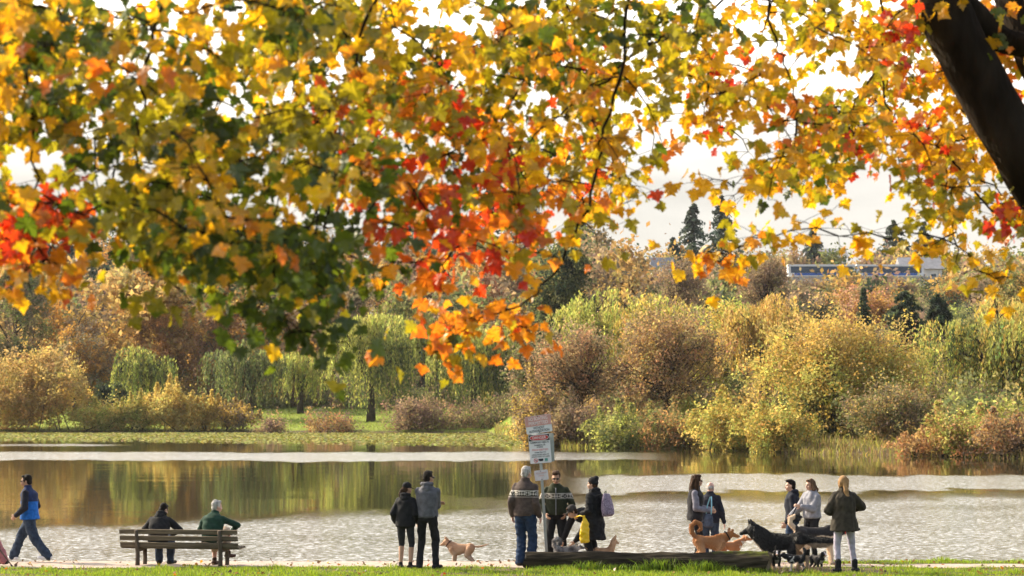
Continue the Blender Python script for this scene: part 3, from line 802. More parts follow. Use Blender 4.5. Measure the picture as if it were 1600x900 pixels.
# ---- the wood covering the slope behind, one continuous mass
rg = np.random.default_rng(400)
Cw = []; cw = []
for i in range(620):
    d = rg.uniform(330, 620); px = rg.uniform(-260, 1860)
    if 1130 < px < 1500 and 390 < d < 450: continue
    x = XP(px, d); z = G(x, d)
    tgt = (rg.uniform(345, 470) if px < 980 else rg.uniform(425, 500)) if d < 450 else (rg.uniform(335, 420) if px < 960 else rg.uniform(385, 430))
    if 1130 < px < 1500 and d <= 400: tgt = rg.uniform(485, 550)
    h = min(max(top_h(tgt, d, z), 4), 24); w = min(rg.uniform(5, 9), h * .9)
    if 1130 < px < 1500 and h < 6.5: h = rg.uniform(1.6, 3.2); w = 3.0
    lob = make_lobes(rg, w * 1.5, h, h * .05, 7)
    C, p = crown_pts(rg, lob, 36, 20, .75)
    col = [BROWN, OLIVE, OCHRE, ORANGE, PURPLE, DARK][rg.choice(6, p=[.28, .2, .17, .14, .13, .08])]
    cc = np.repeat(pal(rg, 36, col, None, .15), 20, 0)
    Cw.append(p + [x, d, z]); cw.append(cc)
p = np.concatenate(Cw); cc = np.concatenate(cw)
v_, f_, c_ = diamonds(p, .55 * rg.uniform(.6, 1.2, len(p)), cc, rg)
tag(link('far_wood', np_mesh('far_wood', v_, f_, c_), M_FARLEAF), 'mixed autumn wood covering the slope behind the lake', 'wood', kind='stuff')

Cw = []; cw = []
for i in range(640):
    px = rg.uniform(-120, 1720) if i < 500 else rg.uniform(1120, 1620); x_ = XP(px, 250)
    s0 = float(shore(XP(px, 170 if px > 850 else 290)))
    d = s0 + ((rg.uniform(12, 70) if i < 420 else rg.uniform(60, 240)) if px > 850 else rg.uniform(48, 80)); x = XP(px, d); z = G(x, d)
    h = rg.uniform(1.6, 4.5) * (.75 if i >= 420 else 1); w = rg.uniform(2.5, 5.5)
    lob = make_lobes(rg, w * 1.3, h, 0, 5)
    C, p = crown_pts(rg, lob, 20, 30, .35)
    col = [BROWN, OLIVE, OCHRE, YGREEN, PURPLE, DARK][rg.choice(6, p=[.25, .28, .17, .08, .12, .10])]
    Cw.append(p + [x, d, z]); cw.append(np.repeat(pal(rg, 20, col, None, .15), 30, 0))
p = np.concatenate(Cw); cc = np.concatenate(cw)
v_, f_, c_ = diamonds(p, .19 * rg.uniform(.6, 1.2, len(p)), cc, rg)
tag(link('undergrowth', np_mesh('undergrowth', v_, f_, c_), M_FARLEAF), 'tangled brown and olive undergrowth between the far trees', 'undergrowth', kind='stuff')

# ------------------------------------------------------------------ train, track and houses on the slope
M_CONC = surf('concrete', (.36, .35, .34), .9, .12, .6)
M_WHITE = surf('white_paint', (.78, .78, .78), .5, .04, 1)
M_GLASSB = surf('dark_window', (.04, .06, .10), .15, .2, .5, spec=.6)
M_BLUE = surf('blue_paint', (.04, .12, .42), .4, .1, 1)
M_ROOF = surf('grey_roof', (.25, .25, .27), .9, .15, 1)
M_WALL = surf('pale_wall', (.62, .61, .58), .9, .08, .8)
d = 424.0; sc = d / F
x0, x1 = XP(1150, d), XP(1475, d); zt = CAMZ + (HOR - 437) * sc
r = empty('guideway', (0, d, 0)); tag(r, 'pale concrete elevated track carrying the blue and white train', 'railway')
MB().box(((x0 + x1) / 2, 0, zt - .35), (x1 - x0, 4.0, .7)).box(((x0 + x1) / 2, -1.9, zt + .25), (x1 - x0, .18, .5)).build('deck', M_CONC, r, False)
for q in np.linspace(x0 + 3, x1 - 3, 5):
    zg = G(q, d) - .5
    MB().limb((q, 0, zg), (q, 0, zt - .7), .55, .5).build('pillar', M_CONC, r)
r = empty('train', (XP(1337, d), d, zt)); tag(r, 'white commuter train with a dark window band and blue stripe on the raised track', 'train')
for k in (-1, 1):
    cx_ = k * 6.6
    b = MB().box((cx_, 0, .95), (12.9, 2.5, .6)).box((cx_, 0, 2.7), (12.9, 2.5, .35)).box((cx_, 0, 1.75), (12.9, 2.3, 1.7))
    b.build('car_body', M_WHITE, r, False)
    MB().box((cx_, -1.19, 1.85), (11.9, .12, 1.25)).build('window_band', M_GLASSB, r, False)
    MB().box((cx_, -1.262, 1.0), (10.5, .03, .42)).build('blue_stripe', M_BLUE, r, False)
MB().box((0, 0, 1.7), (.5, 1.8, 1.9)).build('gangway', M_GLASSB, r, False)

def house(px, d, wpx, top, hroof, label, wall=M_WALL, flat=False):
    sc = d / F; x = XP(px, d); w = wpx * sc; zb = G(x, d) - .4
    H = CAMZ + (HOR - top) * sc - zb
    r = empty('house', (x, d, zb)); tag(r, label, 'house')
    hw = H - hroof
    MB().box((0, 0, hw / 2), (w, w * .8, hw)).build('wall', wall, r, False)
    if flat:
        MB().box((0, 0, hw + hroof / 2), (w * 1.06, w * .86, hroof)).build('roof', M_ROOF, r, False)
    else:
        a, b = w * .56, w * .46
        v = [(-a, -b, hw), (a, -b, hw), (a, b, hw), (-a, b, hw), (-a * .97, 0, hw + hroof), (a * .97, 0, hw + hroof)]
        MB().add(v, [(0, 1, 5, 4), (2, 3, 4, 5), (0, 4, 3), (1, 2, 5), (3, 2, 1, 0)]).build('roof', M_ROOF, r, False)
    for i in range(3):
        q = (i - 1) * w * .29
        fr = MB().box((q, -w * .4 - .03, hw * .68), (w * .17, .06, hw * .2)).build('window', M_WHITE, r, False)
        MB().box((q, -w * .4 - .07, hw * .68), (w * .14, .03, hw * .16)).build('pane', M_GLASSB, fr, False)
house(1437, 455, 62, 402, 2.6, 'pale house with a pitched grey roof at the right end of the raised train')
house(1290, 560, 60, 388, 2.5, 'grey roofed house on the skyline above the left part of the train')
house(1035, 445, 34, 402, 2.2, 'low white house left of the tallest skyline conifer')
house(1282, 208, 56, 512, .35, 'flat roofed white pavilion behind the largest golden willow', flat=True)
house(1428, 560, 40, 388, 2.6, 'small brown gabled house on the skyline right of the wide conifer', wall=M_CONC)

# ------------------------------------------------------------------ bench, log, warning sign
def wood(name, c1, c2, scale, stretch, bump=.5):
    return surf(name, c1, .85, 0, scale, bump, 30, .2, col2=c2, stretch=stretch)
M_SLAT = wood('weathered_slat', (.085, .065, .045), (.17, .135, .095), 9, (.35, 4, 4))
M_POST = wood('weathered_post', (.075, .058, .042), (.13, .10, .075), 9, (3, 3, .5))
BX, BY = XP(283, 40.75), 40.75
BROT = math.radians(-10)
BZ = G(BX, BY)
bench = empty('park_bench', (BX, BY, BZ), BROT)
tag(bench, 'weathered wooden slat bench seen from behind at the edge of the path', 'bench')
BW = 2.26
rec = .17                                            # recline of the back
def back_y(z): return -.02 - (z - .34) * rec * 1.4
mb = MB()
for z in (.395, .515, .635):
    M = Matrix.Rotation(rec, 3, 'X')
    mb.box((0, back_y(z), z), (BW, .035, .085), M)
bk = mb.build('backrest', M_SLAT, bench, False)
bv = bk.modifiers.new('b', 'BEVEL'); bv.width = .006; bv.segments = 2
mb = MB()
for i, y in enumerate((.06, .17, .28, .39)): mb.box((0, y, .335 - .012 * i * 0 + .004 * i), (BW, .095, .036))
st = mb.build('seat', M_SLAT, bench, False)
bv = st.modifiers.new('b', 'BEVEL'); bv.width = .006; bv.segments = 2
for x in (-.79, .80):
    mb = MB()
    mb.tube([(x, -.06, -.08), (x, -.035, .18), (x, back_y(.36) - .045, .36), (x, back_y(.67) - .045, .665)], [.045, .042, .04, .034], 8)
    mb.build('back_post', M_POST, bench)
    mb = MB(); mb.tube([(x, .36, -.08), (x, .37, .12), (x, .35, .305)], [.042, .04, .042], 8)
    mb.build('leg', M_POST, bench)
    MB().box((x, .17, .29), (.05, .46, .05)).build('seat_bearer', M_POST, bench, False)

# fallen log used as a barrier
M_LOG = surf('log_bark', (.016, .014, .011), .95, 0, 7, 1.0, 16, .05, col2=(.055, .045, .032), stretch=(.3, 2.5, 2.5))
_nt = M_LOG.node_tree; _N, _L = _nt.nodes, _nt.links             # moss grows on the upper side towards the right end
_pb = next(n for n in _N if n.type == 'BSDF_PRINCIPLED'); _old = _pb.inputs['Base Color'].links[0].from_socket
_tc = _N.new('ShaderNodeTexCoord'); _sp = _N.new('ShaderNodeSeparateXYZ'); _L.new(_tc.outputs['Object'], _sp.inputs[0])
_nz = _N.new('ShaderNodeTexNoise'); _nz.inputs['Scale'].default_value = 9; _nz.inputs['Detail'].default_value = 7; _L.new(_tc.outputs['Object'], _nz.inputs['Vector'])
_mz = _N.new('ShaderNodeMapRange'); _mz.inputs['From Min'].default_value = .20; _mz.inputs['From Max'].default_value = .36; _L.new(_sp.outputs['Z'], _mz.inputs['Value'])
_mx = _N.new('ShaderNodeMapRange'); _mx.inputs['From Min'].default_value = .2; _mx.inputs['From Max'].default_value = 2.4; _mx.inputs['To Min'].default_value = .12; _L.new(_sp.outputs['X'], _mx.inputs['Value'])
_m1 = _N.new('ShaderNodeMath'); _m1.operation = 'MULTIPLY'; _L.new(_mz.outputs[0], _m1.inputs[0]); _L.new(_mx.outputs[0], _m1.inputs[1])
_m2 = _N.new('ShaderNodeMath'); _m2.operation = 'MULTIPLY'; _L.new(_m1.outputs[0], _m2.inputs[0]); _L.new(_nz.outputs['Fac'], _m2.inputs[1])
_mr = _N.new('ShaderNodeMapRange'); _mr.inputs['From Min'].default_value = .24; _mr.inputs['From Max'].default_value = .50; _L.new(_m2.outputs[0], _mr.inputs['Value'])
_mm = _N.new('ShaderNodeMixRGB'); _mm.inputs[2].default_value = (.075, .085, .016, 1); _L.new(_mr.outputs[0], _mm.inputs[0]); _L.new(_old, _mm.inputs[1]); _L.new(_mm.outputs[0], _pb.inputs['Base Color'])
M_MOSS = surf('log_moss', (.07, .10, .015), .95, .4, 14, .8, 40, .1)
M_CUT = surf('log_end', (.20, .15, .10), .9, .35, 9, .4, 20, .1)
LA = Vector((XP(822, 40.25), 40.25, 0)); LB = Vector((XP(1200, 38.95), 38.95, 0))
LA.z = G(LA.x, LA.y) + .125; LB.z = G(LB.x, LB.y) + .165
lmid = (LA + LB) / 2; ldir = (LB - LA); LL = ldir.length
log = empty('fallen_log', (lmid.x, lmid.y, lmid.z - .15), math.atan2(ldir.y, ldir.x))
tag(log, 'long dark mossy log lying on the grass in front of the dog walkers', 'log')
n_, ns = 72, 150; v = []; f = []
for j in range(ns):
    t = j / (ns - 1); x = (t - .5) * LL
    r0 = .152 + .055 * t ** 1.6 + .008 * math.sin(9 * t) + .01 * math.sin(23 * t + 1)
    for i in range(n_):
        a = 2 * math.pi * i / n_
        r = r0 * (1 + .05 * math.sin(3 * a + 5 * t) + .03 * math.sin(7 * a + 2 * t) + .02 * math.sin(13 * a + 40 * t) + .018 * math.sin(24 * a + 6 * math.sin(7 * t) + 5 * math.sin(3 * a)) * (1 + .6 * math.sin(31 * t + 2 * a)) + .012 * math.sin(90 * t + 4 * a))
        v.append((x + (.03 * math.sin(3 * a) if j in (0, ns - 1) else 0), math.cos(a) * r, .15 + (LB.z - LA.z) * (t - .5) * .6 + math.sin(a) * r + .01 * math.sin(7 * t)))
for j in range(ns - 1):
    for i in range(n_): f.append((j * n_ + i, (j + 1) * n_ + i, (j + 1) * n_ + (i + 1) % n_, j * n_ + (i + 1) % n_))
mb = MB(); mb.add(v, f); tk = mb.build('trunk', M_LOG, log)
ev = [v[(ns - 1) * n_ + i] for i in range(n_)]
c_ = np.mean(np.array(ev), 0); rings = []
mb = MB(); k_ = 5
evs = []
for q in range(k_):
    s = 1 - q / k_
    evs += [tuple(c_ * (1 - s) + np.array(p) * s + np.array([.004 + (.012 * math.sin(q * 2.3 + i) if q else 0), 0, 0])) for i, p in enumerate(ev)]
evs.append(tuple(c_ + np.array([.004, 0, 0])))
ff = []
for q in range(k_ - 1):
    for i in range(n_): ff.append((q * n_ + i, (q + 1) * n_ + i, (q + 1) * n_ + (i + 1) % n_, q * n_ + (i + 1) % n_))
for i in range(n_): ff.append(((k_ - 1) * n_ + i, len(evs) - 1, (k_ - 1) * n_ + (i + 1) % n_))
mb.add(evs, ff); mb.build('cut_end', M_CUT, log, False)
# taller tufts of grass growing against the log
rg = np.random.default_rng(15); pts = []; hs = []
for (px, s, hmul) in ((925, .16, 1.6), (960, .12, 1.1), (1030, .2, 2.1), (1000, .15, 1.2), (1068, .13, 1.2), (1098, .18, 1.9), (1130, .12, 1.2), (900, .2, .9), (860, .2, .7), (1170, .15, .9)):
    n = 240; t = (XP(px, 39.6) - LA.x) / (LB.x - LA.x)
    cy = LA.y + (LB.y - LA.y) * t - .24
    q = np.stack([XP(px, 39.6) + rg.normal(0, s, n), cy + rg.normal(0, .06, n)], -1)
    pts.append(q); hs.append(rg.uniform(.07, .14, n) * hmul)
q = np.concatenate(pts); hs = np.concatenate(hs)
v_, f_, c_ = blades(np.stack([q[:, 0], q[:, 1], gz(q[:, 0], q[:, 1]) - .004], -1), hs, rg.uniform(.007, .013, len(q)), pal(rg, len(q), [(.17, .27, .018), (.10, .17, .015), (.22, .30, .02)]), .9, 16)
tag(link('tall_grass', np_mesh('tall_grass', v_, f_, c_), M_GRASS), 'longer grass tufts growing against the log', 'grass', kind='stuff')

# sign post with three plates
M_STEEL = surf('galvanised_steel', (.36, .38, .37), .5, .15, 6, spec=.5, metal=.4)
M_SIGNW = surf('sign_white', (.66, .66, .68), .5, .05, 4)
M_SIGNP = surf('faded_red', (.56, .30, .27), .6, .15, 6)
M_SIGNK = surf('sign_black', (.02, .02, .022), .5, .1, 6)
M_SIGNR = surf('sign_red', (.50, .05, .05), .5, .1, 6)
M_INK = surf('black_ink', (.03, .03, .04), .6, .1, 6)
M_INKP = surf('faded_red_ink', (.60, .22, .22), .6, .1, 6)
M_LETW = surf('white_letters', (.75, .66, .66), .6, .05, 6)
M_GREENP = surf('green_print', (.10, .30, .26), .6, .1, 6)
M_FADED = surf('sun_bleached_plate', (.58, .56, .58), .55, .12, 14)
SX, SY = XP(855, 41.2), 41.2
sign = empty('warning_sign', (SX, SY, G(SX, SY)))
sign.rotation_euler = (0, math.radians(-3.6), 0)
tag(sign, 'leaning steel post with a faded red boating notice above a white danger notice', 'sign')
mb = MB()
mb.box((0, 0, 1.33), (.05, .012, 2.9)); mb.box((-.022, .012, 1.33), (.008, .03, 2.9)); mb.box((.022, .012, 1.33), (.008, .03, 2.9))
mb.build('post', M_STEEL, sign, False)
def text(lines, mat, parent, name='lettering', y=-.02):
    mb = MB()
    for body, size, x, z, w in lines:
        cu = bpy.data.curves.new('t', 'FONT'); cu.body = body; cu.size = size; cu.align_x = 'CENTER'; cu.align_y = 'CENTER'; cu.extrude = .0008; cu.offset = size * .012
        o = bpy.data.objects.new('t', cu); COL.objects.link(o)
        me = bpy.data.meshes.new_from_object(o.evaluated_get(bpy.context.evaluated_depsgraph_get()))
        vv = [p.co.copy() for p in me.vertices]
        sx = w / max(1e-4, (max(p.x for p in vv) - min(p.x for p in vv))) if w else 1
        mb.add([(x + p.x * sx, y - p.z, z + p.y) for p in vv], [tuple(q.vertices) for q in me.polygons])
        bpy.data.objects.remove(o); bpy.data.curves.remove(cu); bpy.data.meshes.remove(me)
    return mb.build(name, mat, parent, False)
def plate(name, z, w, h, rot, mat, x=0, y=-.018, th=.004, r=.02):
    """rounded sheet metal plate facing the lawn"""
    p = bpy.data.objects.new(name, None)
    pts = []
    for cx, cz, a0 in ((w / 2 - r, h / 2 - r, 0), (-w / 2 + r, h / 2 - r, 90), (-w / 2 + r, -h / 2 + r, 180), (w / 2 - r, -h / 2 + r, 270)):
        for k in range(5):
            a = math.radians(a0 + k * 22.5); pts.append((cx + math.cos(a) * r, cz + math.sin(a) * r))
    n = len(pts)
    v = [(a, -th, b) for a, b in pts] + [(a, 0, b) for a, b in pts]
    f = [tuple(range(n))[::-1], tuple(range(n, 2 * n))] + [(i, (i + 1) % n, n + (i + 1) % n, n + i) for i in range(n)]
    o = MB().add(v, f).build(name, mat, sign, False)
    o.location = (x, y, z); o.rotation_euler = (0, math.radians(rot), 0)
    return o
t = plate('boating_plate', 2.625, .485, .325, -4.5, M_SIGNW)
MB().box((0, -.0065, .065), (.478, .003, .185)).build('red_field', M_SIGNP, t, False)
text([('NO BOATING', .085, 0, .105, .36), ('PERMITTED', .085, 0, .025, .36)], M_LETW, t, 'heading', -.0085)
text([('WITHOUT', .062, 0, -.065, .21), ('AUTHORIZATION', .062, 0, -.122, .38)], M_INK, t, 'lettering', -.006)
MB().ell((0, -.008, .143), (.008, .006, .008)).build('bolt', M_SIGNK, t); MB().ell((0, -.008, -.15), (.008, .006, .008)).build('bolt', M_SIGNK, t)
t = plate('danger_plate', 2.17, .40, .54, -1.0, M_SIGNW, y=-.018)
MB().box((0, -.0065, .205), (.385, .003, .115)).build('black_field', M_SIGNK, t, False)
mb = MB(); rr = []
for sg in (0,):
    pts = []
    for k in range(28):
        a = 2 * math.pi * k / 28; pts.append((math.copysign(abs(math.cos(a)) ** .55, math.cos(a)) * .168, math.sin(a) * .043))
    v = [(a, -.0115, .205 + b) for a, b in pts] + [(a, -.008, .205 + b) for a, b in pts]
    mb.add(v, [tuple(range(28))[::-1], tuple(range(28, 56))] + [(i, (i + 1) % 28, 28 + (i + 1) % 28, 28 + i) for i in range(28)])
mb.build('red_oval', M_SIGNR, t, False)
mb = MB()
ring = [(p[0] * 1.05, -.0105, .205 + p[1] * 1.12) for p in pts]
mb.tube(ring + [ring[0]], [.0045] * 29, 5); mb.build('oval_rim', M_LETW, t)
text([('DANGER', .075, 0, .205, .25)], M_LETW, t, 'heading', -.0135)
text([('SUBMERGED OBJECTS', .042, 0, .115, .345), ('SWIMMING OR', .036, 0, .066, .21), ('WADING', .036, 0, .030, .12), ('SWIM ONLY IN', .034, 0, -.070, .21), ('LIFEGUARDED AREA AT', .034, 0, -.112, .32), ('SOUTH END OF LAKE', .036, 0, -.150, .33)], M_INK, t, 'lettering', -.006)
text([('PROHIBITED', .048, 0, -.022, .30)], M_INKP, t, 'red_lettering', -.006)
mb = MB(); ring = [(-.095 + math.cos(a) * .034, -.007, -.215 + math.sin(a) * .034) for a in np.linspace(0, 6.283, 25)]
mb.tube(ring, [.005] * 25, 5); mb.tube([(-.118, -.007, -.19), (-.072, -.007, -.24)], [.005, .005], 5); mb.build('ban_symbol', M_SIGNR, t)
MB().ell((-.09, -.007, -.222), (.014, .003, .009)).limb((-.103, -.006, -.21), (-.085, -.006, -.214), .004, .004).build('swimmer_symbol', M_INK, t)
MB().box((0, -.006, -.205), (.09, .003, .035)).box((.005, -.006, -.228), (.06, .003, .012)).build('black_emblem', M_INK, t, False)
MB().box((.10, -.006, -.208), (.055, .003, .045)).box((.10, -.006, -.238), (.06, .003, .008)).build('green_emblem', M_GREENP, t, False)
t = plate('back_plate', 2.185, .42, .53, 1.5, M_STEEL, x=.055, y=.035)
t = plate('small_plate', 1.675, .255, .19, -3.5, M_FADED, x=-.005)
text([('NO SWIMMING', .030, 0, .04, .19), ('AREA', .030, 0, -.01, .1)], M_SIGNP, t, 'lettering', -.006)
MB().ell((-.01, -.008, .078), (.009, .006, .009)).build('bolt', M_SIGNK, t); MB().ell((0, -.008, -.078), (.009, .006, .009)).build('bolt', M_SIGNK, t)

# ------------------------------------------------------------------ people
def cloth(name, col, var=.22, rough=.9, scale=14, bump=.35): return surf(name, col, rough, var, scale, bump, 160, .2)
def band_mat(name, bands, axis=2, noise=.0, rough=.9):
    """cloth dyed in bands along one axis of the wearer: [(position, colour), ...] rising"""
    m, nt, N, L, out = new_mat(name)
    b = N.new('ShaderNodeBsdfPrincipled'); L.new(b.outputs[0], out.inputs['Surface']); b.inputs['Roughness'].default_value = rough; b.inputs['Specular IOR Level'].default_value = .2
    tc = N.new('ShaderNodeTexCoord'); sp = N.new('ShaderNodeSeparateXYZ'); L.new(tc.outputs['Object'], sp.inputs[0])
    mr = N.new('ShaderNodeMapRange'); mr.inputs['From Min'].default_value = 0; mr.inputs['From Max'].default_value = 2
    L.new(sp.outputs[axis], mr.inputs['Value'])
    rp = N.new('ShaderNodeValToRGB'); rp.color_ramp.interpolation = 'CONSTANT'
    e = rp.color_ramp.elements
    while len(e) < len(bands): e.new(.5)
    for k, (z, c) in enumerate(bands): e[k].position = z / 2; e[k].color = (*c, 1)
    L.new(mr.outputs[0], rp.inputs['Fac'])
    nz = N.new('ShaderNodeTexNoise'); nz.inputs['Scale'].default_value = 18; L.new(tc.outputs['Object'], nz.inputs['Vector'])
    r2 = N.new('ShaderNodeValToRGB'); r2.color_ramp.elements[0].color = (.75, .75, .75, 1); r2.color_ramp.elements[1].color = (1.2, 1.2, 1.2, 1)
    r2.color_ramp.elements[0].position = .3; r2.color_ramp.elements[1].position = .7
    mx = N.new('ShaderNodeMixRGB'); mx.blend_type = 'MULTIPLY'; mx.inputs[0].default_value = 1
    L.new(nz.outputs['Fac'], r2.inputs['Fac']); L.new(rp.outputs[0], mx.inputs[1]); L.new(r2.outputs[0], mx.inputs[2])
    last = mx.outputs[0]
    if noise > 0:                                        # knitted figures inside the pale bands
        ck = N.new('ShaderNodeTexChecker'); ck.inputs['Scale'].default_value = noise
        ck.inputs['Color1'].default_value = (.42, .39, .35, 1); ck.inputs['Color2'].default_value = (.05, .045, .035, 1)
        mp = N.new('ShaderNodeMapping'); mp.inputs['Rotation'].default_value = (0, .785, 0)
        L.new(tc.outputs['Object'], mp.inputs['Vector']); L.new(mp.outputs[0], ck.inputs['Vector'])
        g1 = N.new('ShaderNodeMath'); g1.operation = 'COMPARE'; g1.inputs[1].default_value = 1.262; g1.inputs[2].default_value = .036
        L.new(sp.outputs[axis], g1.inputs[0])
        m3 = N.new('ShaderNodeMixRGB'); L.new(g1.outputs[0], m3.inputs[0]); L.new(last, m3.inputs[1]); L.new(ck.outputs[0], m3.inputs[2]); last = m3.outputs[0]
    L.new(last, b.inputs['Base Color'])
    return m
M_SKIN = surf('skin', (.52, .31, .22), .55, .08, 9, spec=.35)
M_SKINT = surf('tanned_skin', (.42, .24, .16), .55, .08, 9, spec=.35)
M_SKINP = surf('pink_skin', (.58, .33, .26), .55, .08, 9, spec=.35)
M_EYE = surf('eye_dark', (.03, .02, .015), .3, .1, 9)
M_LIP = surf('lip', (.38, .14, .12), .5, .1, 9)
def hairm(n, c): return surf(n, c, .7, .4, 30, .6, 120, .08, stretch=(1, 1, .25))
H_BLACK = hairm('black_hair', (.016, .012, .010)); H_BROWN = hairm('brown_hair', (.055, .03, .018))
H_GREY = hairm('grey_hair', (.38, .36, .34)); H_BLOND = hairm('blond_hair', (.34, .20, .095)); H_LBROWN = hairm('light_brown_hair', (.12, .07, .04))
K_BLACK = cloth('black_cloth', (.016, .016, .018)); K_CHAR = cloth('charcoal_cloth', (.028, .028, .032)); K_GREYH = cloth('grey_jersey', (.10, .10, .115))
K_LGREY = cloth('light_grey_jersey', (.25, .25, .28)); K_JEANS = cloth('blue_denim', (.016, .033, .072), .35); K_DENIM = cloth('dark_denim', (.03, .045, .075), .35)
K_NAVY = cloth('navy_cloth', (.017, .019, .029)); K_OLIVE = cloth('dark_olive_cloth', (.046, .038, .028)); K_GREEN = cloth('dark_green_fleece', (.016, .045, .030))
K_LEG = cloth('pale_grey_leggings', (.38, .35, .43), .14); K_BURG = cloth('burgundy_cloth', (.05, .018, .028)); K_PINKP = cloth('dusty_pink_cloth', (.36, .14, .15))
K_BEIGE = cloth('beige_cotton', (.42, .32, .24)); K_WHITE = cloth('white_shoe', (.75, .74, .73), .08); K_SHOE = cloth('dark_shoe', (.03, .025, .022)); K_BRSHOE = cloth('brown_leather', (.05, .025, .018))
K_VEST = cloth('dark_quilted_vest', (.025, .024, .028)); K_BLUE = cloth('bright_blue', (.02, .14, .50)); K_SLEEVE = cloth('grey_violet_sleeve', (.20, .19, .23))
K_LENS = surf('dark_lens', (.01, .01, .012), .12, .1, 9, spec=.6)
KN = (.075, .055, .048); KW = (.42, .39, .35); KD = (.03, .024, .022)
K_KNIT = band_mat('brown_patterned_knit', [(0, KN), (1.19, KW), (1.20, KN), (1.214, KD), (1.225, KW), (1.30, KW), (1.312, KN)], noise=30)
GN = (.030, .034, .018)
K_KNITG = band_mat('green_patterned_knit', [(0, GN), (1.20, (.16, .16, .13)), (1.214, KW), (1.31, (.16, .16, .13)), (1.32, GN)], noise=27)
K_SPLIT = band_mat('navy_over_blue_shell', [(0, (.015, .12, .45)), (1.165, (.018, .03, .085))])

def ik(a, c, l1, l2, pole):
    a = Vector(a); c = Vector(c); d = c - a; L = min(d.length, (l1 + l2) * .998); d.normalize()
    x = (l1 * l1 - l2 * l2 + L * L) / (2 * L); h = math.sqrt(max(0, l1 * l1 - x * x))
    p = Vector(pole); p = (p - d * p.dot(d)).normalized()
    return a + d * x + p * h, a + d * L

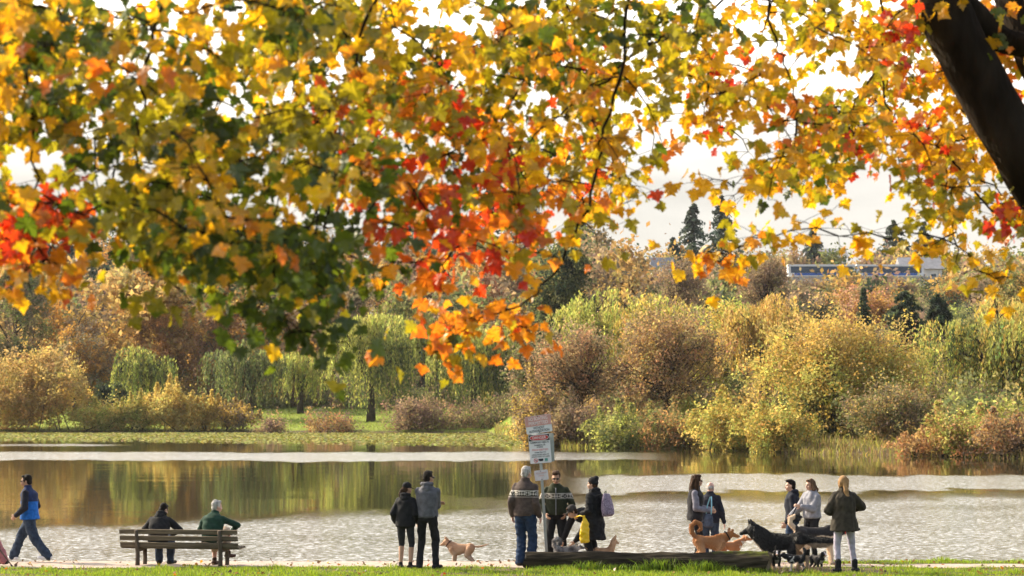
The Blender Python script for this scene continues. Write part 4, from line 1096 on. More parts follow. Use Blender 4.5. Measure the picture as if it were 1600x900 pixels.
def person(label, px, d, face, H=1.75, fem=False, z=None, x=None, lean=4, ptilt=0, twist=0, hyaw=0, hpitch=0, hroll=0, pel=(0, 0), pelz=.93,
           hl=None, hr=None, el=None, er=None, fl=None, fr=None, kl=None, kr=None, skin=None, group=None,
           top=None, legs=None, shoe=None, hair=('short', None), seed=0, bulk=1.0, footyaw=(12, -12)):
    skin = skin or M_SKIN
    x = XP(px, d) if x is None else x
    z = G(x, d) if z is None else z
    root = empty('person', (x, d, z), math.radians(face), H / 1.75)
    tag(root, label, 'person', group)
    # spine
    tab = []; pos = Vector((pel[0], pel[1], pelz)); st = .01
    zz = .92
    while zz < 1.75:
        th = math.radians(ptilt + (lean - ptilt) * min(1, (zz - .92) / .32)); tw = math.radians(twist) * min(1, (zz - .92) / .45)
        u = Vector((0, math.sin(th), math.cos(th))); u.rotate(Matrix.Rotation(tw * .0, 3, 'Z'))
        fw = Vector((0, math.cos(th), -math.sin(th))); r = Vector((1, 0, 0))
        q = Quaternion(u, tw); fw = q @ fw; r = q @ r
        tab.append((pos.copy(), r, fw, u)); pos = pos + u * st; zz += st
    p0, r0_, f0, u0 = tab[0]
    def sp(v):
        if v < .92: return p0 + u0 * (v - .92), r0_, f0, u0
        return tab[min(len(tab) - 1, int((v - .92) / st))]
    def ring(v, a, b, dy=0.0):
        p, r, f, u = sp(v); return (p + f * dy, r * a, f * b)
    sw = .150 if fem else .172
    cP, cr, cf, cu = sp(1.375)
    S = {}; Hn = {}
    for s, nm in ((-1, 'L'), (1, 'R')):
        sh = cP + cr * s * sw; 
        tgt = (hl if s < 0 else hr); tgt = Vector(tgt) if tgt else Vector((pel[0] + s * .235, pel[1] + .05, .85))
        pole = (el if s < 0 else er) or (s * .30, -.8, -.3)
        e, w = ik(sh, tgt, .30, .265, pole)
        S[nm] = (sh, e, w)
    hw = .095 if fem else .09
    Lg = {}
    for s, nm in ((-1, 'L'), (1, 'R')):
        hp = p0 + r0_ * s * hw - u0 * .01
        tgt = (fl if s < 0 else fr); tgt = Vector(tgt) if tgt else Vector((s * .11, 0, .09))
        pole = (kl if s < 0 else kr) or (s * .1, 1, 0)
        k, a = ik(hp, tgt, .43, .42, pole)
        Lg[nm] = (hp, k, a)
    nk = sp(1.462)[0]; 
    hq = Matrix.Rotation(math.radians(hyaw), 3, 'Z') @ Matrix.Rotation(math.radians(-hpitch), 3, 'X') @ Matrix.Rotation(math.radians(hroll), 3, 'Y')
    hu = hq @ Vector((0, 0, 1)); hf = hq @ Vector((0, 1, 0)); hx = hq @ Vector((1, 0, 0))
    nd = (cu * .6 + hu * .5).normalized()
    hc = nk + nd * .105 + hu * .025 + hf * .024
    def hp_(a, b, c): return hc + hx * a + hf * b + hu * c
    # ---- body: one skin from head to feet
    B = MB()
    B.ell(hp_(0, -.012, .035), (.073, .092, .088), hq); B.ell(hp_(0, .022, -.035), (.056, .066, .075), hq); B.ell(hp_(0, .05, -.075), (.030, .032, .026), hq)
    B.limb(hp_(0, .080, .012), hp_(0, .100, -.030), .010, .0145); B.ell(hp_(0, .085, -.062), (.024, .012, .012), hq); B.ell(hp_(0, .068, .028), (.055, .022, .012), hq)
    for s in (-1, 1):
        B.ell(hp_(s * .074, -.008, -.005), (.011, .020, .032), hq); B.ell(hp_(s * .038, .055, -.032), (.026, .026, .026), hq)
    B.limb(sp(1.42)[0], hp_(0, -.02, -.05), .058 if not fem else .048, .052 if not fem else .044)
    B.rings([ring(.85, .12, .09), ring(.92, .15, .105), ring(1.06, .125, .085), ring(1.22, .145, .10), ring(1.36, .155, .095), ring(1.44, .11, .065), ring(1.485, .055, .05)])
    for nm, s in (('L', -1), ('R', 1)):
        sh, e, w = S[nm]
        B.limb(sh, e, .050, .040); B.limb(e, w, .040, .027)
        dd = (w - e).normalized(); side = Vector((-s, 0, 0)); side = (side - dd * side.dot(dd))
        if side.length < .2: side = Vector((0, 0, 1)) - dd * dd.z
        nrm = side.normalized(); ax = dd.cross(nrm).normalized()          # palm faces the body; ax runs across the fingers
        if ax.y < 0: ax = -ax
        pm = w + dd * .055
        MP = Matrix((ax, dd, nrm)).transposed()
        B.ell(pm, (.041, .058, .017), MP)
        for q in range(4):
            a = ax * (.027 - .018 * q); b0 = w + dd * .085 + a; ln = (.036, .042, .039, .030)[q]
            m1 = b0 + (dd * .92 + nrm * .35) * ln; m2 = m1 + (dd * .62 + nrm * .75) * ln * .85
            B.chain([b0, m1, m2], [.0098, .0092, .008], 8)
        t0 = w + dd * .03 + ax * .03; t1 = t0 + (dd * .6 + ax * .75 + nrm * .25) * .042; B.chain([t0, t1, t1 + (dd * .85 + ax * .15 + nrm * .4) * .034], [.013, .0115, .0095], 8)
        Hn[nm] = w + dd * .085 + nrm * .02
        hp0, k, a = Lg[nm]
        B.limb(hp0, k, .082, .056); B.limb(k, k.lerp(a, .35), .054, .055); B.limb(k.lerp(a, .3), a, .056, .036)
        fy = math.radians(footyaw[0 if s < 0 else 1]); fd = Vector((-math.sin(fy), math.cos(fy), 0))
        B.limb(a + Vector((0, 0, -.045)) - fd * .03, a + Vector((0, 0, -.055)) + fd * .14, .036, .028)
        Lg[nm] = (hp0, k, a, fd)
    body = B.union('body', [skin, M_EYE, M_LIP], root, .0085, 2)
    me = body.data
    n = len(me.polygons); ctr = np.empty(n * 3); me.polygons.foreach_get('center', ctr); ctr = ctr.reshape(-1, 3)
    mi = np.zeros(n, dtype=np.int32)
    for s in (-1, 1):
        q = np.array(hp_(s * .031, .080, .006)); mi[np.linalg.norm((ctr - q) * 1.0, axis=1) < .0145] = 1
    q = np.array(hp_(0, .094, -.060)); dlt = ctr - q; mi[(np.abs(dlt @ np.array(hx)) < .022) & (np.abs(dlt @ np.array(hu)) < .007) & (np.abs(dlt @ np.array(hf)) < .03)] = 2
    me.polygons.foreach_set('material_index', mi)
    info = dict(root=root, sp=sp, S=S, L=Lg, hands=Hn, hp=hp_, hq=hq, ring=ring)
    # ---- trousers or leggings
    if legs:
        lo = legs.get('loose', .018); T = MB(); fade = legs.get('end', 1.0)
        T.rings([ring(.80, .09, .08), ring(.84, .145 + lo * .6, .108 + lo), ring(.92, .165 + lo, .118 + lo), ring(1.02, .145 + lo, .10 + lo), ring(1.04, .13 + lo, .09 + lo)])
        for nm in 'LR':
            h, k, a, fd = Lg[nm]
            T.limb(h, k, .090 + lo, .060 + lo * 1.2)
            if fade >= 1.0: T.limb(k, a + Vector((0, 0, -.015)), .060 + lo * 1.2, .043 + lo * 1.6)
            else: T.limb(k, k.lerp(a, fade), .058 + lo, .052 + lo)
        T.union(legs.get('name', 'trousers'), legs['mat'], root, .011, 3, legs.get('folds', .005) * 1.7, 22, seed)
    # ---- shoes
    if shoe:
        for nm in 'LR':
            T = MB(); h, k, a, fd = Lg[nm]; o = Vector((0, 0, -.048)); sd = fd.cross(Vector((0, 0, 1)))
            for q in (-.012, .012):
                T.limb(a + o - fd * .05 + sd * q, a + o + fd * .165 + sd * q * 1.3 + Vector((0, 0, -.006)), .042, .034)
            T.limb(a + Vector((0, 0, .02 if not shoe.get('boot') else shoe['boot'])), a + o, .046 if not shoe.get('boot') else .062, .046 if not shoe.get('boot') else .054)
            T.union('boot' if shoe.get('boot') else 'shoe', shoe['mat'], root, .009, 2)
    # ---- jacket, hoodie or coat
    if top:
        lo = top.get('loose', .032) * bulk; hem = top.get('hem', .86); fl_ = top.get('flare', 0.0); T = MB()
        rs = []
        chest = .172 if not fem else .158
        if hem < .8: rs.append(ring(hem, .175 + lo + fl_, .125 + lo + fl_ * .8)); rs.append(ring((hem + .92) / 2, .175 + lo + fl_ * .5, .122 + lo + fl_ * .4))
        else: rs.append(ring(hem, .158 + lo + fl_, .112 + lo + fl_))
        rs += [ring(max(.92, hem + .03), .166 + lo + fl_ * .3, .118 + lo), ring(1.06, .145 + lo * 1.15, .104 + lo * 1.1), ring(1.2, .16 + lo, .114 + lo), ring(1.33, chest + lo * .9, .116 + lo * .9),
               ring(1.40, chest - .022 + lo * .6, .10 + lo * .6), ring(1.445, .112 + lo * .3, .075 + lo * .4), ring(1.485, .066 + lo * .3, .062 + lo * .3), ring(1.50, .060, .058)]
        T.rings(rs, 24)
        sl = top.get('sleeve', 1.0); slo = top.get('sloose', .024) * bulk
        def sleeves(Q, extra=0.0):
            for nm in 'LR':
                sh, e, w = S[nm]
                Q.limb(sh - cu * .012, e, .046 + slo + extra, .044 + slo + extra)
                Q.limb(e, e.lerp(w, .93), .044 + slo + extra, .032 + slo * .75 + extra)
        smat = top.get('sleeve_mat')
        if not smat: sleeves(T)
        if top.get('collar'): T.rings([ring(1.43, .10, .085), ring(1.475, .086, .082), ring(1.512, .080, .080), ring(1.522, .06, .06)])
        if top.get('hood'):
            p, r, f, u = sp(1.455); MM = Matrix((r, f, u)).transposed(); W = MB()
            W.ell(p - f * .085 - u * .055, (.098, .062, .095), MM); W.ell(p - f * .06 + u * .03, (.108, .085, .046), MM)
            for s_ in (-1, 1): W.limb(p - f * .04 + r * s_ * .085 + u * .03, p + f * .075 + r * s_ * .035 - u * .05, .036, .022)
            W.union('hood', top['mat'], root, .010, 2, .008, 30, seed + 5)
        if top.get('hem_band'):
            T.rings([ring(hem - .02, .15 + lo * .7, .108 + lo * .7), ring(hem + .035, .152 + lo * .75, .11 + lo * .75)])
        T.union(top.get('name', 'jacket'), top['mat'], root, .0115, 3, top.get('folds', .007) * 1.7, top.get('fk', 20) * .85, seed + 3)
        if smat:
            Q = MB(); sleeves(Q, -.002); Q.union('sleeves', smat, root, .0115, 3, .006, 24, seed + 4)
        if top.get('zip'):
            Q = MB(); 
            pts = [sp(v)[0] + sp(v)[2] * (b_ + lo * top['zip'] + .004) for v, b_ in ((hem, .112), (.95, .119), (1.06, .107), (1.2, .116), (1.33, .116), (1.42, .092))]
            Q.tube(pts, [.007] * len(pts), 6); Q.build('zip', top.get('zip_mat', K_GREYH), root)
    # ---- hair
    kind, hm = hair
    if hm:
        T = MB()
        if kind == 'bald_sides':
            for s in (-1, 1): T.ell(hp_(s * .06, -.035, .0), (.022, .05, .045), hq)
            T.ell(hp_(0, -.085, -.005), (.055, .025, .05), hq)
        else:
            T.ell(hp_(0, -.024, .046), (.080, .094, .092), hq); T.ell(hp_(0, -.055, -.01), (.074, .055, .07), hq)
            T.ell(hp_(0, .040, .098), (.052, .04, .028), hq)
            if kind == 'short':
                for s in (-1, 1): T.ell(hp_(s * .068, .005, .02), (.014, .030, .04), hq)
            if kind == 'quiff': T.ell(hp_(.01, .055, .105), (.062, .045, .035), hq); T.ell(hp_(0, .0, .115), (.07, .07, .03), hq)
            if kind in ('long', 'bob'):
                ln = .36 if kind == 'long' else .02
                for s in (-1, 1):
                    T.chain([hp_(s * .068, -.01, .03), hp_(s * .085, -.02, -.08), hp_(s * .095, -.03, -.08 - ln * .6), hp_(s * .075, -.02, -.08 - ln)], [.034, .042, .044, .014])
                    T.chain([hp_(s * .035, -.06, .03), hp_(s * .05, -.09, -.10), hp_(s * .05, -.115, -.1 - ln * .7), hp_(s * .03, -.11, -.14 - ln)], [.05, .055, .05, .015])
            if kind == 'pony':
                T.ell(hp_(0, -.055, .03), (.098, .078, .105), hq)
                for s in (-1, 1): T.ell(hp_(s * .064, -.025, -.02), (.036, .062, .078), hq)
                b0 = hp_(0, -.115, -.03)
                T.chain([hp_(0, -.08, .02), b0, b0 + Vector((.015, -.03, -.11)), b0 + Vector((.035, -.02, -.22)), b0 + Vector((.04, .0, -.31))], [.045, .034, .042, .038, .012])
            if kind == 'ponylow':
                T.chain([hp_(0, -.08, -.01), hp_(-.03, -.12, -.04), hp_(-.04, -.135, -.12), hp_(-.035, -.13, -.19)], [.04, .03, .034, .012])
        hb = T.union('hair', hm, root, .008, 2, .011 if kind in ('long', 'pony', 'bob') else .005, 34 if kind in ('long', 'pony', 'bob') else 60, seed + 7)
    return info

def add_cap(I, mat, beanie=False, brimmat=None, name='cap'):
    hp_, hq = I['hp'], I['hq']; T = MB()
    T.ell(hp_(0, -.018, .062), (.086, .103, .088), hq)
    if beanie:
        T.ell(hp_(0, -.03, .03), (.088, .098, .07), hq); T.ell(hp_(0, -.075, .115), (.06, .06, .06), hq)
    else:
        for s in (-.045, -.015, .015, .045): T.limb(hp_(s, .06, .042), hp_(s * .9, .155 - abs(s) * .6, .030), .009, .007)
    return T.union(name, mat, I['root'], .008, 3, .002, 40)

def add_glasses(I, mat=None):
    hp_, hq = I['hp'], I['hq']; T = MB()
    for s in (-1, 1):
        T.ell(hp_(s * .034, .092, .008), (.028, .010, .021), hq); T.limb(hp_(s * .062, .084, .012), hp_(s * .078, -.005, .012), .0045, .004)
    T.limb(hp_(-.015, .098, .012), hp_(.015, .098, .012), .005, .005)
    T.union('sunglasses', mat or K_LENS, I['root'], .006, 1)

def wpos(I, p):
    r = I['root']; M = Matrix.Translation(r.location) @ Matrix.Rotation(r.rotation_euler.z, 4, 'Z') @ Matrix.Scale(r.scale.x, 4)
    return M @ Vector(p)

# walker at the frame's left edge
I0 = person('person at the left edge in burgundy top and dusty pink trousers with a walking stick', -11, 40.9, 84, 1.66, True, hr=(.30, .30, .92), fl=(-.1, .22, .10), fr=(.1, -.25, .12), top=dict(mat=K_BURG, name='jumper', hem=.84),
            legs=dict(mat=K_PINKP, loose=.03), shoe=dict(mat=K_SHOE), hair=('short', H_GREY), seed=1)
hpos = wpos(I0, I0['hands']['R'])
gx0, gy0 = XP(24, 40.6), 40.6
stick = empty('walking_stick', (gx0, gy0, G(gx0, gy0))); tag(stick, 'thin walking stick held by the person at the left edge', 'walking stick')
tv = hpos - Vector((gx0, gy0, G(gx0, gy0)))
MB().tube([(0, 0, 0), tuple(tv * 1.06)], [.011, .013], 8).build('shaft', M_POST, stick)
MB().limb((0, 0, .0), tuple(tv.normalized() * .05), .017, .017).build('rubber_tip', K_BLACK, stick)
MB().limb(tuple(tv * 1.0), tuple(tv * 1.06 + Vector((0, 0, .02))), .02, .02).build('handle', K_BLACK, stick)

# striding man in the blue jacket
I1 = person('man striding left in a navy and bright blue jacket, jeans and white trainers', 50, 42.2, 80, 1.73, lean=7, hyaw=6, hpitch=6, fl=(-.08, -.40, .15), fr=(.10, .38, .10), pelz=.89, kl=(0, 1, .2), hr=(.22, .16, .90), hl=(-.22, .20, .90), er=(.6, -.9, 0), el=(-.5, -.9, 0),
            top=dict(mat=K_SPLIT, hem=.86, loose=.05, sleeve_mat=K_NAVY, sloose=.03, collar=True, flare=.015), legs=dict(mat=K_DENIM, loose=.028, folds=.008), shoe=dict(mat=K_WHITE), hair=('short', H_BLACK), skin=M_SKINT, seed=2)
add_glasses(I1)

# the two men on the bench
def on_bench(lx, ly=.14):
    c, s = math.cos(BROT), math.sin(BROT); return BX + lx * c - ly * s, BY + lx * s + ly * c
bf = math.degrees(BROT)
x_, y_ = on_bench(-.47)
I2 = person('man in a black jacket sitting on the left half of the bench', 0, y_, bf, 1.66, x=x_, z=BZ, pelz=.47, lean=30, ptilt=8, hpitch=24, hyaw=-24, fl=(-.12, .46, .09), fr=(.12, .42, .09), hl=(-.14, .40, .58), hr=(.14, .40, .58), el=(-1, -.2, 0), er=(1, -.2, 0),
            top=dict(mat=K_BLACK, hem=.90, loose=.045, hood=True, name='jacket'), legs=dict(mat=K_DENIM, loose=.02), shoe=dict(mat=K_SHOE), hair=('short', H_BLACK), seed=3)
x_, y_ = on_bench(.57)
I3 = person('grey haired man in a dark green jacket sitting on the right half of the bench', 0, y_, bf - 8, 1.72, x=x_, z=BZ, pelz=.455, lean=20, ptilt=4, hpitch=4, hyaw=-42, fl=(-.10, .34, .09), fr=(.16, .40, .22), hr=(.24, .34, .60), hl=(-.14, .36, .56), el=(-1, -.2, 0), er=(1, -.1, .15),
            top=dict(mat=K_GREEN, hem=.90, loose=.045, collar=True, name='jacket'), legs=dict(mat=K_BEIGE, loose=.028, end=.5, name='shorts'), shoe=dict(mat=K_BRSHOE), hair=('short', H_GREY), skin=M_SKINP, seed=4)

# couple looking out over the water
I4 = person('woman in a black cap, black hoodie and cropped leggings beside the man in grey', 634, 40.05, -16, 1.57, True, hyaw=-38, hpitch=8, hl=(-.24, .12, .92), hr=(.20, .16, .93), el=(-.35, -.7, -.5), er=(.35, -.7, -.5), fl=(-.095, 0, .085), fr=(.10, .03, .085),
            top=dict(mat=K_BLACK, hem=.84, loose=.045, hood=True, name='hoodie', sloose=.03, hem_band=True), legs=dict(mat=K_CHAR, loose=.004, end=.14, name='leggings', folds=.002), shoe=dict(mat=K_SHOE), hair=('ponylow', H_BROWN), skin=M_SKINT, seed=5)
add_cap(I4, K_BLACK)
I5 = person('man in a grey hoodie and black trousers with his arms folded', 668, 40.0, -14, 1.79, hyaw=-30, hl=(.10, .24, 1.14), hr=(-.10, .26, 1.17), el=(-.85, -.25, -.6), er=(.85, -.25, -.6), fl=(-.14, 0, .09), fr=(.15, .04, .09),
            top=dict(mat=K_GREYH, hem=.90, loose=.035, hood=True, name='hoodie', hem_band=True), legs=dict(mat=K_BLACK, loose=.010, folds=.006), shoe=dict(mat=K_BLACK), hair=('short', H_BLACK), skin=M_SKINT, seed=6)
add_glasses(I5)

# group round the sign
I6 = person('grey haired man in a brown patterned knit left of the sign post', 820, 40.75, -22, 1.86, hyaw=-18, hpitch=4, hl=(-.245, .03, .87), hr=(.25, .06, .86), el=(-.12, -.9, -.2), er=(.12, -.9, -.2), fl=(-.09, 0, .09), fr=(.10, .05, .09),
            top=dict(mat=K_KNIT, hem=.86, loose=.038, name='cardigan', collar=True, folds=.006), legs=dict(mat=K_JEANS, loose=.022, folds=.008), shoe=dict(mat=K_SHOE), hair=('short', H_GREY), skin=M_SKINP, seed=7)
I7 = person('young man facing the lawn in a green patterned knit cardigan', 869, 41.6, 176, 1.77, lean=3, hpitch=14, hl=(-.19, .13, .93), hr=(.19, .13, .93), el=(-.7, -.7, 0), er=(.7, -.7, 0), fl=(-.13, 0, .09), fr=(.13, .04, .09),
            top=dict(mat=K_KNITG, hem=.90, loose=.042, name='cardigan', zip=1.05, zip_mat=K_LGREY, folds=.006), legs=dict(mat=K_BLACK, loose=.02), shoe=dict(mat=K_SHOE), hair=('quiff', H_BROWN), skin=M_SKINT, seed=8)
add_glasses(I7)
I8 = person('person in a grey cap bending down to stroke a small dog behind the log', 927, 41.55, 140, 1.66, lean=88, ptilt=55, pel=(0, 0), pelz=.87, hpitch=30, hyaw=-38, fl=(-.13, .02, .09), fr=(.13, -.12, .09), hl=(-.02, .62, .48), hr=(.40, .56, .31), el=(-.3, -.3, .5), er=(.5, -.3, .4), kl=(0, 1, 0), kr=(0, 1, 0),
            top=dict(mat=K_BLACK, hem=.90, loose=.036, name='jacket'), legs=dict(mat=K_CHAR, loose=.010), shoe=dict(mat=K_SHOE), hair=('short', H_BROWN), seed=9)
add_cap(I8, cloth('grey_cap_cloth', (.05, .045, .045)))
I9 = person('person in a black beanie and long black padded coat beside the bending person', 929, 41.05, 58, 1.64, True, hyaw=10, hl=(-.22, .24, .98), hr=(.20, .22, 1.0), el=(-.3, -.8, -.5), er=(.3, -.8, -.5), fl=(-.09, 0, .09), fr=(.09, .04, .09),
            top=dict(mat=K_BLACK, hem=.50, loose=.05, flare=.02, name='padded_coat', hood=True, sloose=.034, folds=.011, fk=30), legs=dict(mat=K_BLACK, loose=.004, name='leggings', folds=.002), shoe=dict(mat=K_SHOE), hair=('short', H_BROWN), seed=10)
add_cap(I9, K_BLACK, True, name='beanie')
# backpack
M_PACK = surf('lilac_speckled_fabric', (.10, .07, .12), .85, 0, 45, .3, 80, .2, col2=(.36, .29, .37))
bp = wpos(I9, (0, -.27, 1.20)); pk = empty('backpack', (bp.x, bp.y, bp.z - .22), math.radians(58)); tag(pk, 'lilac speckled backpack on the back of the person in the black beanie', 'backpack')
T = MB(); T.rings([((0, 0, 0), V(.13, 0, 0), V(0, .06, 0)), ((0, -.015, .03), V(.155, 0, 0), V(0, .09, 0)), ((0, -.01, .2), V(.155, 0, 0), V(0, .095, 0)), ((0, 0, .36), V(.135, 0, 0), V(0, .075, 0)), ((0, .01, .43), V(.09, 0, 0), V(0, .045, 0))])
T.union('pack', M_PACK, pk, .01, 4, .008, 22, 3)
T = MB(); T.rings([((0, -.07, .03), V(.10, 0, 0), V(0, .04, 0)), ((0, -.085, .06), V(.115, 0, 0), V(0, .045, 0)), ((0, -.08, .17), V(.11, 0, 0), V(0, .04, 0)), ((0, -.07, .20), V(.09, 0, 0), V(0, .03, 0))]); T.union('front_pocket', M_PACK, pk, .008, 3)
for s in (-1, 1):
    MB().tube([(s * .08, .06, .05), (s * .13, .12, .12), (s * .13, .20, .30), (s * .11, .13, .40), (s * .09, .04, .41)], [.015] * 5, 6).build('shoulder_strap', K_BLACK, pk)
MB().tube([(-.03, .03, .42), (-.02, .02, .47), (.02, .02, .47), (.03, .03, .42)], [.008] * 4, 6).build('loop_handle', K_BLACK, pk)
# yellow bag
hb = wpos(I9, I9['hands']['L'])
M_YEL = surf('yellow_plastic', (.80, .50, .005), .35, .12, 9, .5, 22, .5)
yx, yy = XP(913, 40.7), 40.7
bz = CAMZ + (HOR - 847) * yy / F
bag = empty('yellow_bag', (yx, yy, bz), math.radians(5)); tag(bag, 'bright yellow plastic bag hanging from the hand of the person in the black beanie', 'bag')
hh = .50
T = MB(); T.rings([((0, 0, 0), V(.07, 0, 0), V(0, .03, 0)), ((0, 0, .03), V(.092, 0, 0), V(0, .05, 0)), ((-.004, 0, .2), V(.088, 0, 0), V(0, .055, 0)), ((.006, 0, .36), V(.07, 0, 0), V(0, .035, 0)), ((.0, 0, .44), V(.035, 0, 0), V(0, .018, 0)), ((-.01, 0, hh), V(.018, 0, 0), V(0, .012, 0))])
T.union('sack', M_YEL, bag, .008, 2, .009, 40, 4)
hl_ = hb - Vector((yx, yy, bz))
MB().tube([(-.01, 0, hh - .02), (hl_.x * .5, hl_.y * .4, (hh + hl_.z) / 2 + .02), tuple(hl_)], [.012, .01, .012], 6).build('handle', M_YEL, bag)

# woman with long dark hair and the person behind her
I10 = person('woman with long dark hair and sunglasses in a dark vest over grey sleeves', 1085, 41.4, -98, 1.69, True, lean=2, hyaw=14, hl=(.06, .30, 1.06), hr=(.12, .28, 1.04), el=(-.35, -.6, -.7), er=(.35, -.6, -.7), fl=(-.09, 0, .09), fr=(.09, .05, .09),
             top=dict(mat=K_VEST, hem=.84, loose=.04, name='vest', sleeve_mat=K_SLEEVE, collar=True, folds=.009), legs=dict(mat=K_BLACK, loose=.004, name='leggings'), shoe=dict(mat=K_SHOE), hair=('long', H_BROWN), seed=11)
add_glasses(I10)
I11 = person('bald person in a dark jacket half hidden behind the woman with long dark hair', 1108, 42.5, -10, 1.55, hyaw=-20, hpitch=10, hr=(.30, .06, .84), top=dict(mat=K_NAVY, hem=.84, loose=.045, collar=True), legs=dict(mat=K_DENIM, loose=.02), shoe=dict(mat=K_SHOE), hair=('bald_sides', H_GREY), skin=M_SKINP, seed=12)
M_BAG = surf('slate_blue_canvas', (.05, .065, .10), .85, .25, 20, .3, 60, .2); M_STRAP = surf('pale_blue_strap', (.25, .48, .58), .7, .1, 20)
bx_, by_ = XP(1106, 41.15), 41.15; bz_ = CAMZ + (HOR - 823) * by_ / F
sb = empty('shoulder_bag', (bx_, by_, bz_), math.radians(-60)); tag(sb, 'slate blue shoulder bag with a pale blue strap beside the long haired woman', 'bag')
T = MB(); T.rings([((0, 0, 0), V(.10, 0, 0), V(0, .04, 0)), ((0, 0, .03), V(.13, 0, 0), V(0, .07, 0)), ((0, 0, .18), V(.12, 0, 0), V(0, .065, 0)), ((0, 0, .25), V(.09, 0, 0), V(0, .03, 0))]); T.union('pouch', M_BAG, sb, .009, 3, .006, 24, 5)
MB().tube([(-.08, 0, .22), (-.07, .02, .40), (-.02, .05, .56), (.02, .05, .57), (.07, .02, .40), (.08, 0, .22)], [.012] * 6, 6).build('strap', M_STRAP, sb)

# group at the right
I12 = person('young man in a navy hooded jacket and blue jeans facing left behind the black dog', 1237, 43.0, 84, 1.67, lean=3, hyaw=4, hl=(-.22, .14, .87), hr=(.23, .10, .86), el=(-.3, -.9, -.3), er=(.3, -.9, -.3),
             top=dict(mat=K_NAVY, hem=.88, loose=.042, hood=True), legs=dict(mat=K_JEANS, loose=.02), shoe=dict(mat=K_SHOE), hair=('quiff', H_BLACK), seed=13)
I13 = person('young woman in a pale grey sweatshirt with brown hair holding a leash', 1267, 42.4, 128, 1.61, True, lean=2, hyaw=-14, hpitch=6, hl=(-.02, .34, 1.16), hr=(.28, .33, .96), el=(-.4, -.5, -.8), er=(.4, -.5, -.8), fl=(-.09, 0, .09), fr=(.10, .03, .09),
             top=dict(mat=K_LGREY, hem=.90, loose=.052, hood=True, name='sweatshirt', hem_band=True, sloose=.036, folds=.010), legs=dict(mat=K_BLACK, loose=.006, name='leggings'), shoe=dict(mat=K_SHOE), hair=('bob', H_LBROWN), seed=14)
I14 = person('woman with a long blond ponytail in a dark olive coat and pale leggings', 1317, 39.1, 2, 1.72, True, lean=3, hyaw=6, hpitch=-2, hl=(-.20, .26, 1.06), hr=(.16, .30, 1.12), el=(-.5, -.35, -.7), er=(.9, -.3, -.25), fl=(-.13, -.06, .09), fr=(.19, .06, .09), footyaw=(10, -28),
             top=dict(mat=K_OLIVE, hem=.735, loose=.052, flare=.035, name='coat', sloose=.036, folds=.009, collar=True), legs=dict(mat=K_LEG, loose=.004, name='leggings', folds=.004), shoe=dict(mat=K_BLACK, boot=.10), hair=('pony', H_BLOND), seed=15)

# ------------------------------------------------------------------ dogs
def fur_hair(parent, body, n, length, colfn, flow=(0, -.8, -.55), seed=0, width=.006, keep=None, name='coat'):
    """loose hair standing out from the body, lying along the flow"""
    rg = np.random.default_rng(seed); me = body.data
    nv = len(me.vertices); co = np.empty(nv * 3, dtype=np.float32); me.vertices.foreach_get('co', co); co = co.reshape(-1, 3)
    no = np.empty(nv * 3, dtype=np.float32); me.vertices.foreach_get('normal', no); no = no.reshape(-1, 3)
    k = rg.integers(0, nv, n)
    if keep is not None: k = k[keep(co[k])]
    p, q = co[k], no[k]; n = len(k)
    d = q * .55 + np.array(flow) * rg.uniform(.6, 1.1, (n, 1)) + rg.normal(0, .22, (n, 3)); d /= np.linalg.norm(d, axis=1)[:, None]
    L = length * rg.uniform(.5, 1.2, n)
    s = np.cross(d, rg.normal(size=(n, 3))); s /= np.linalg.norm(s, axis=1)[:, None]
    v = np.empty((n, 4, 3))
    v[:, 0] = p - s * width / 2; v[:, 1] = p + s * width / 2
    v[:, 2] = p + d * (L * .6)[:, None] + s * width * .4 ; v[:, 3] = p + (d + np.array([0, 0, -.25])) * L[:, None]
    f = np.arange(n * 4).reshape(n, 4)
    c = np.clip(colfn(p) * (1 + rg.normal(0, .25, (n, 1))), .003, .9)
    return link(name, np_mesh(name, v.reshape(-1, 3), f, np.repeat(c, 4, 0)), M_FURHAIR, parent)

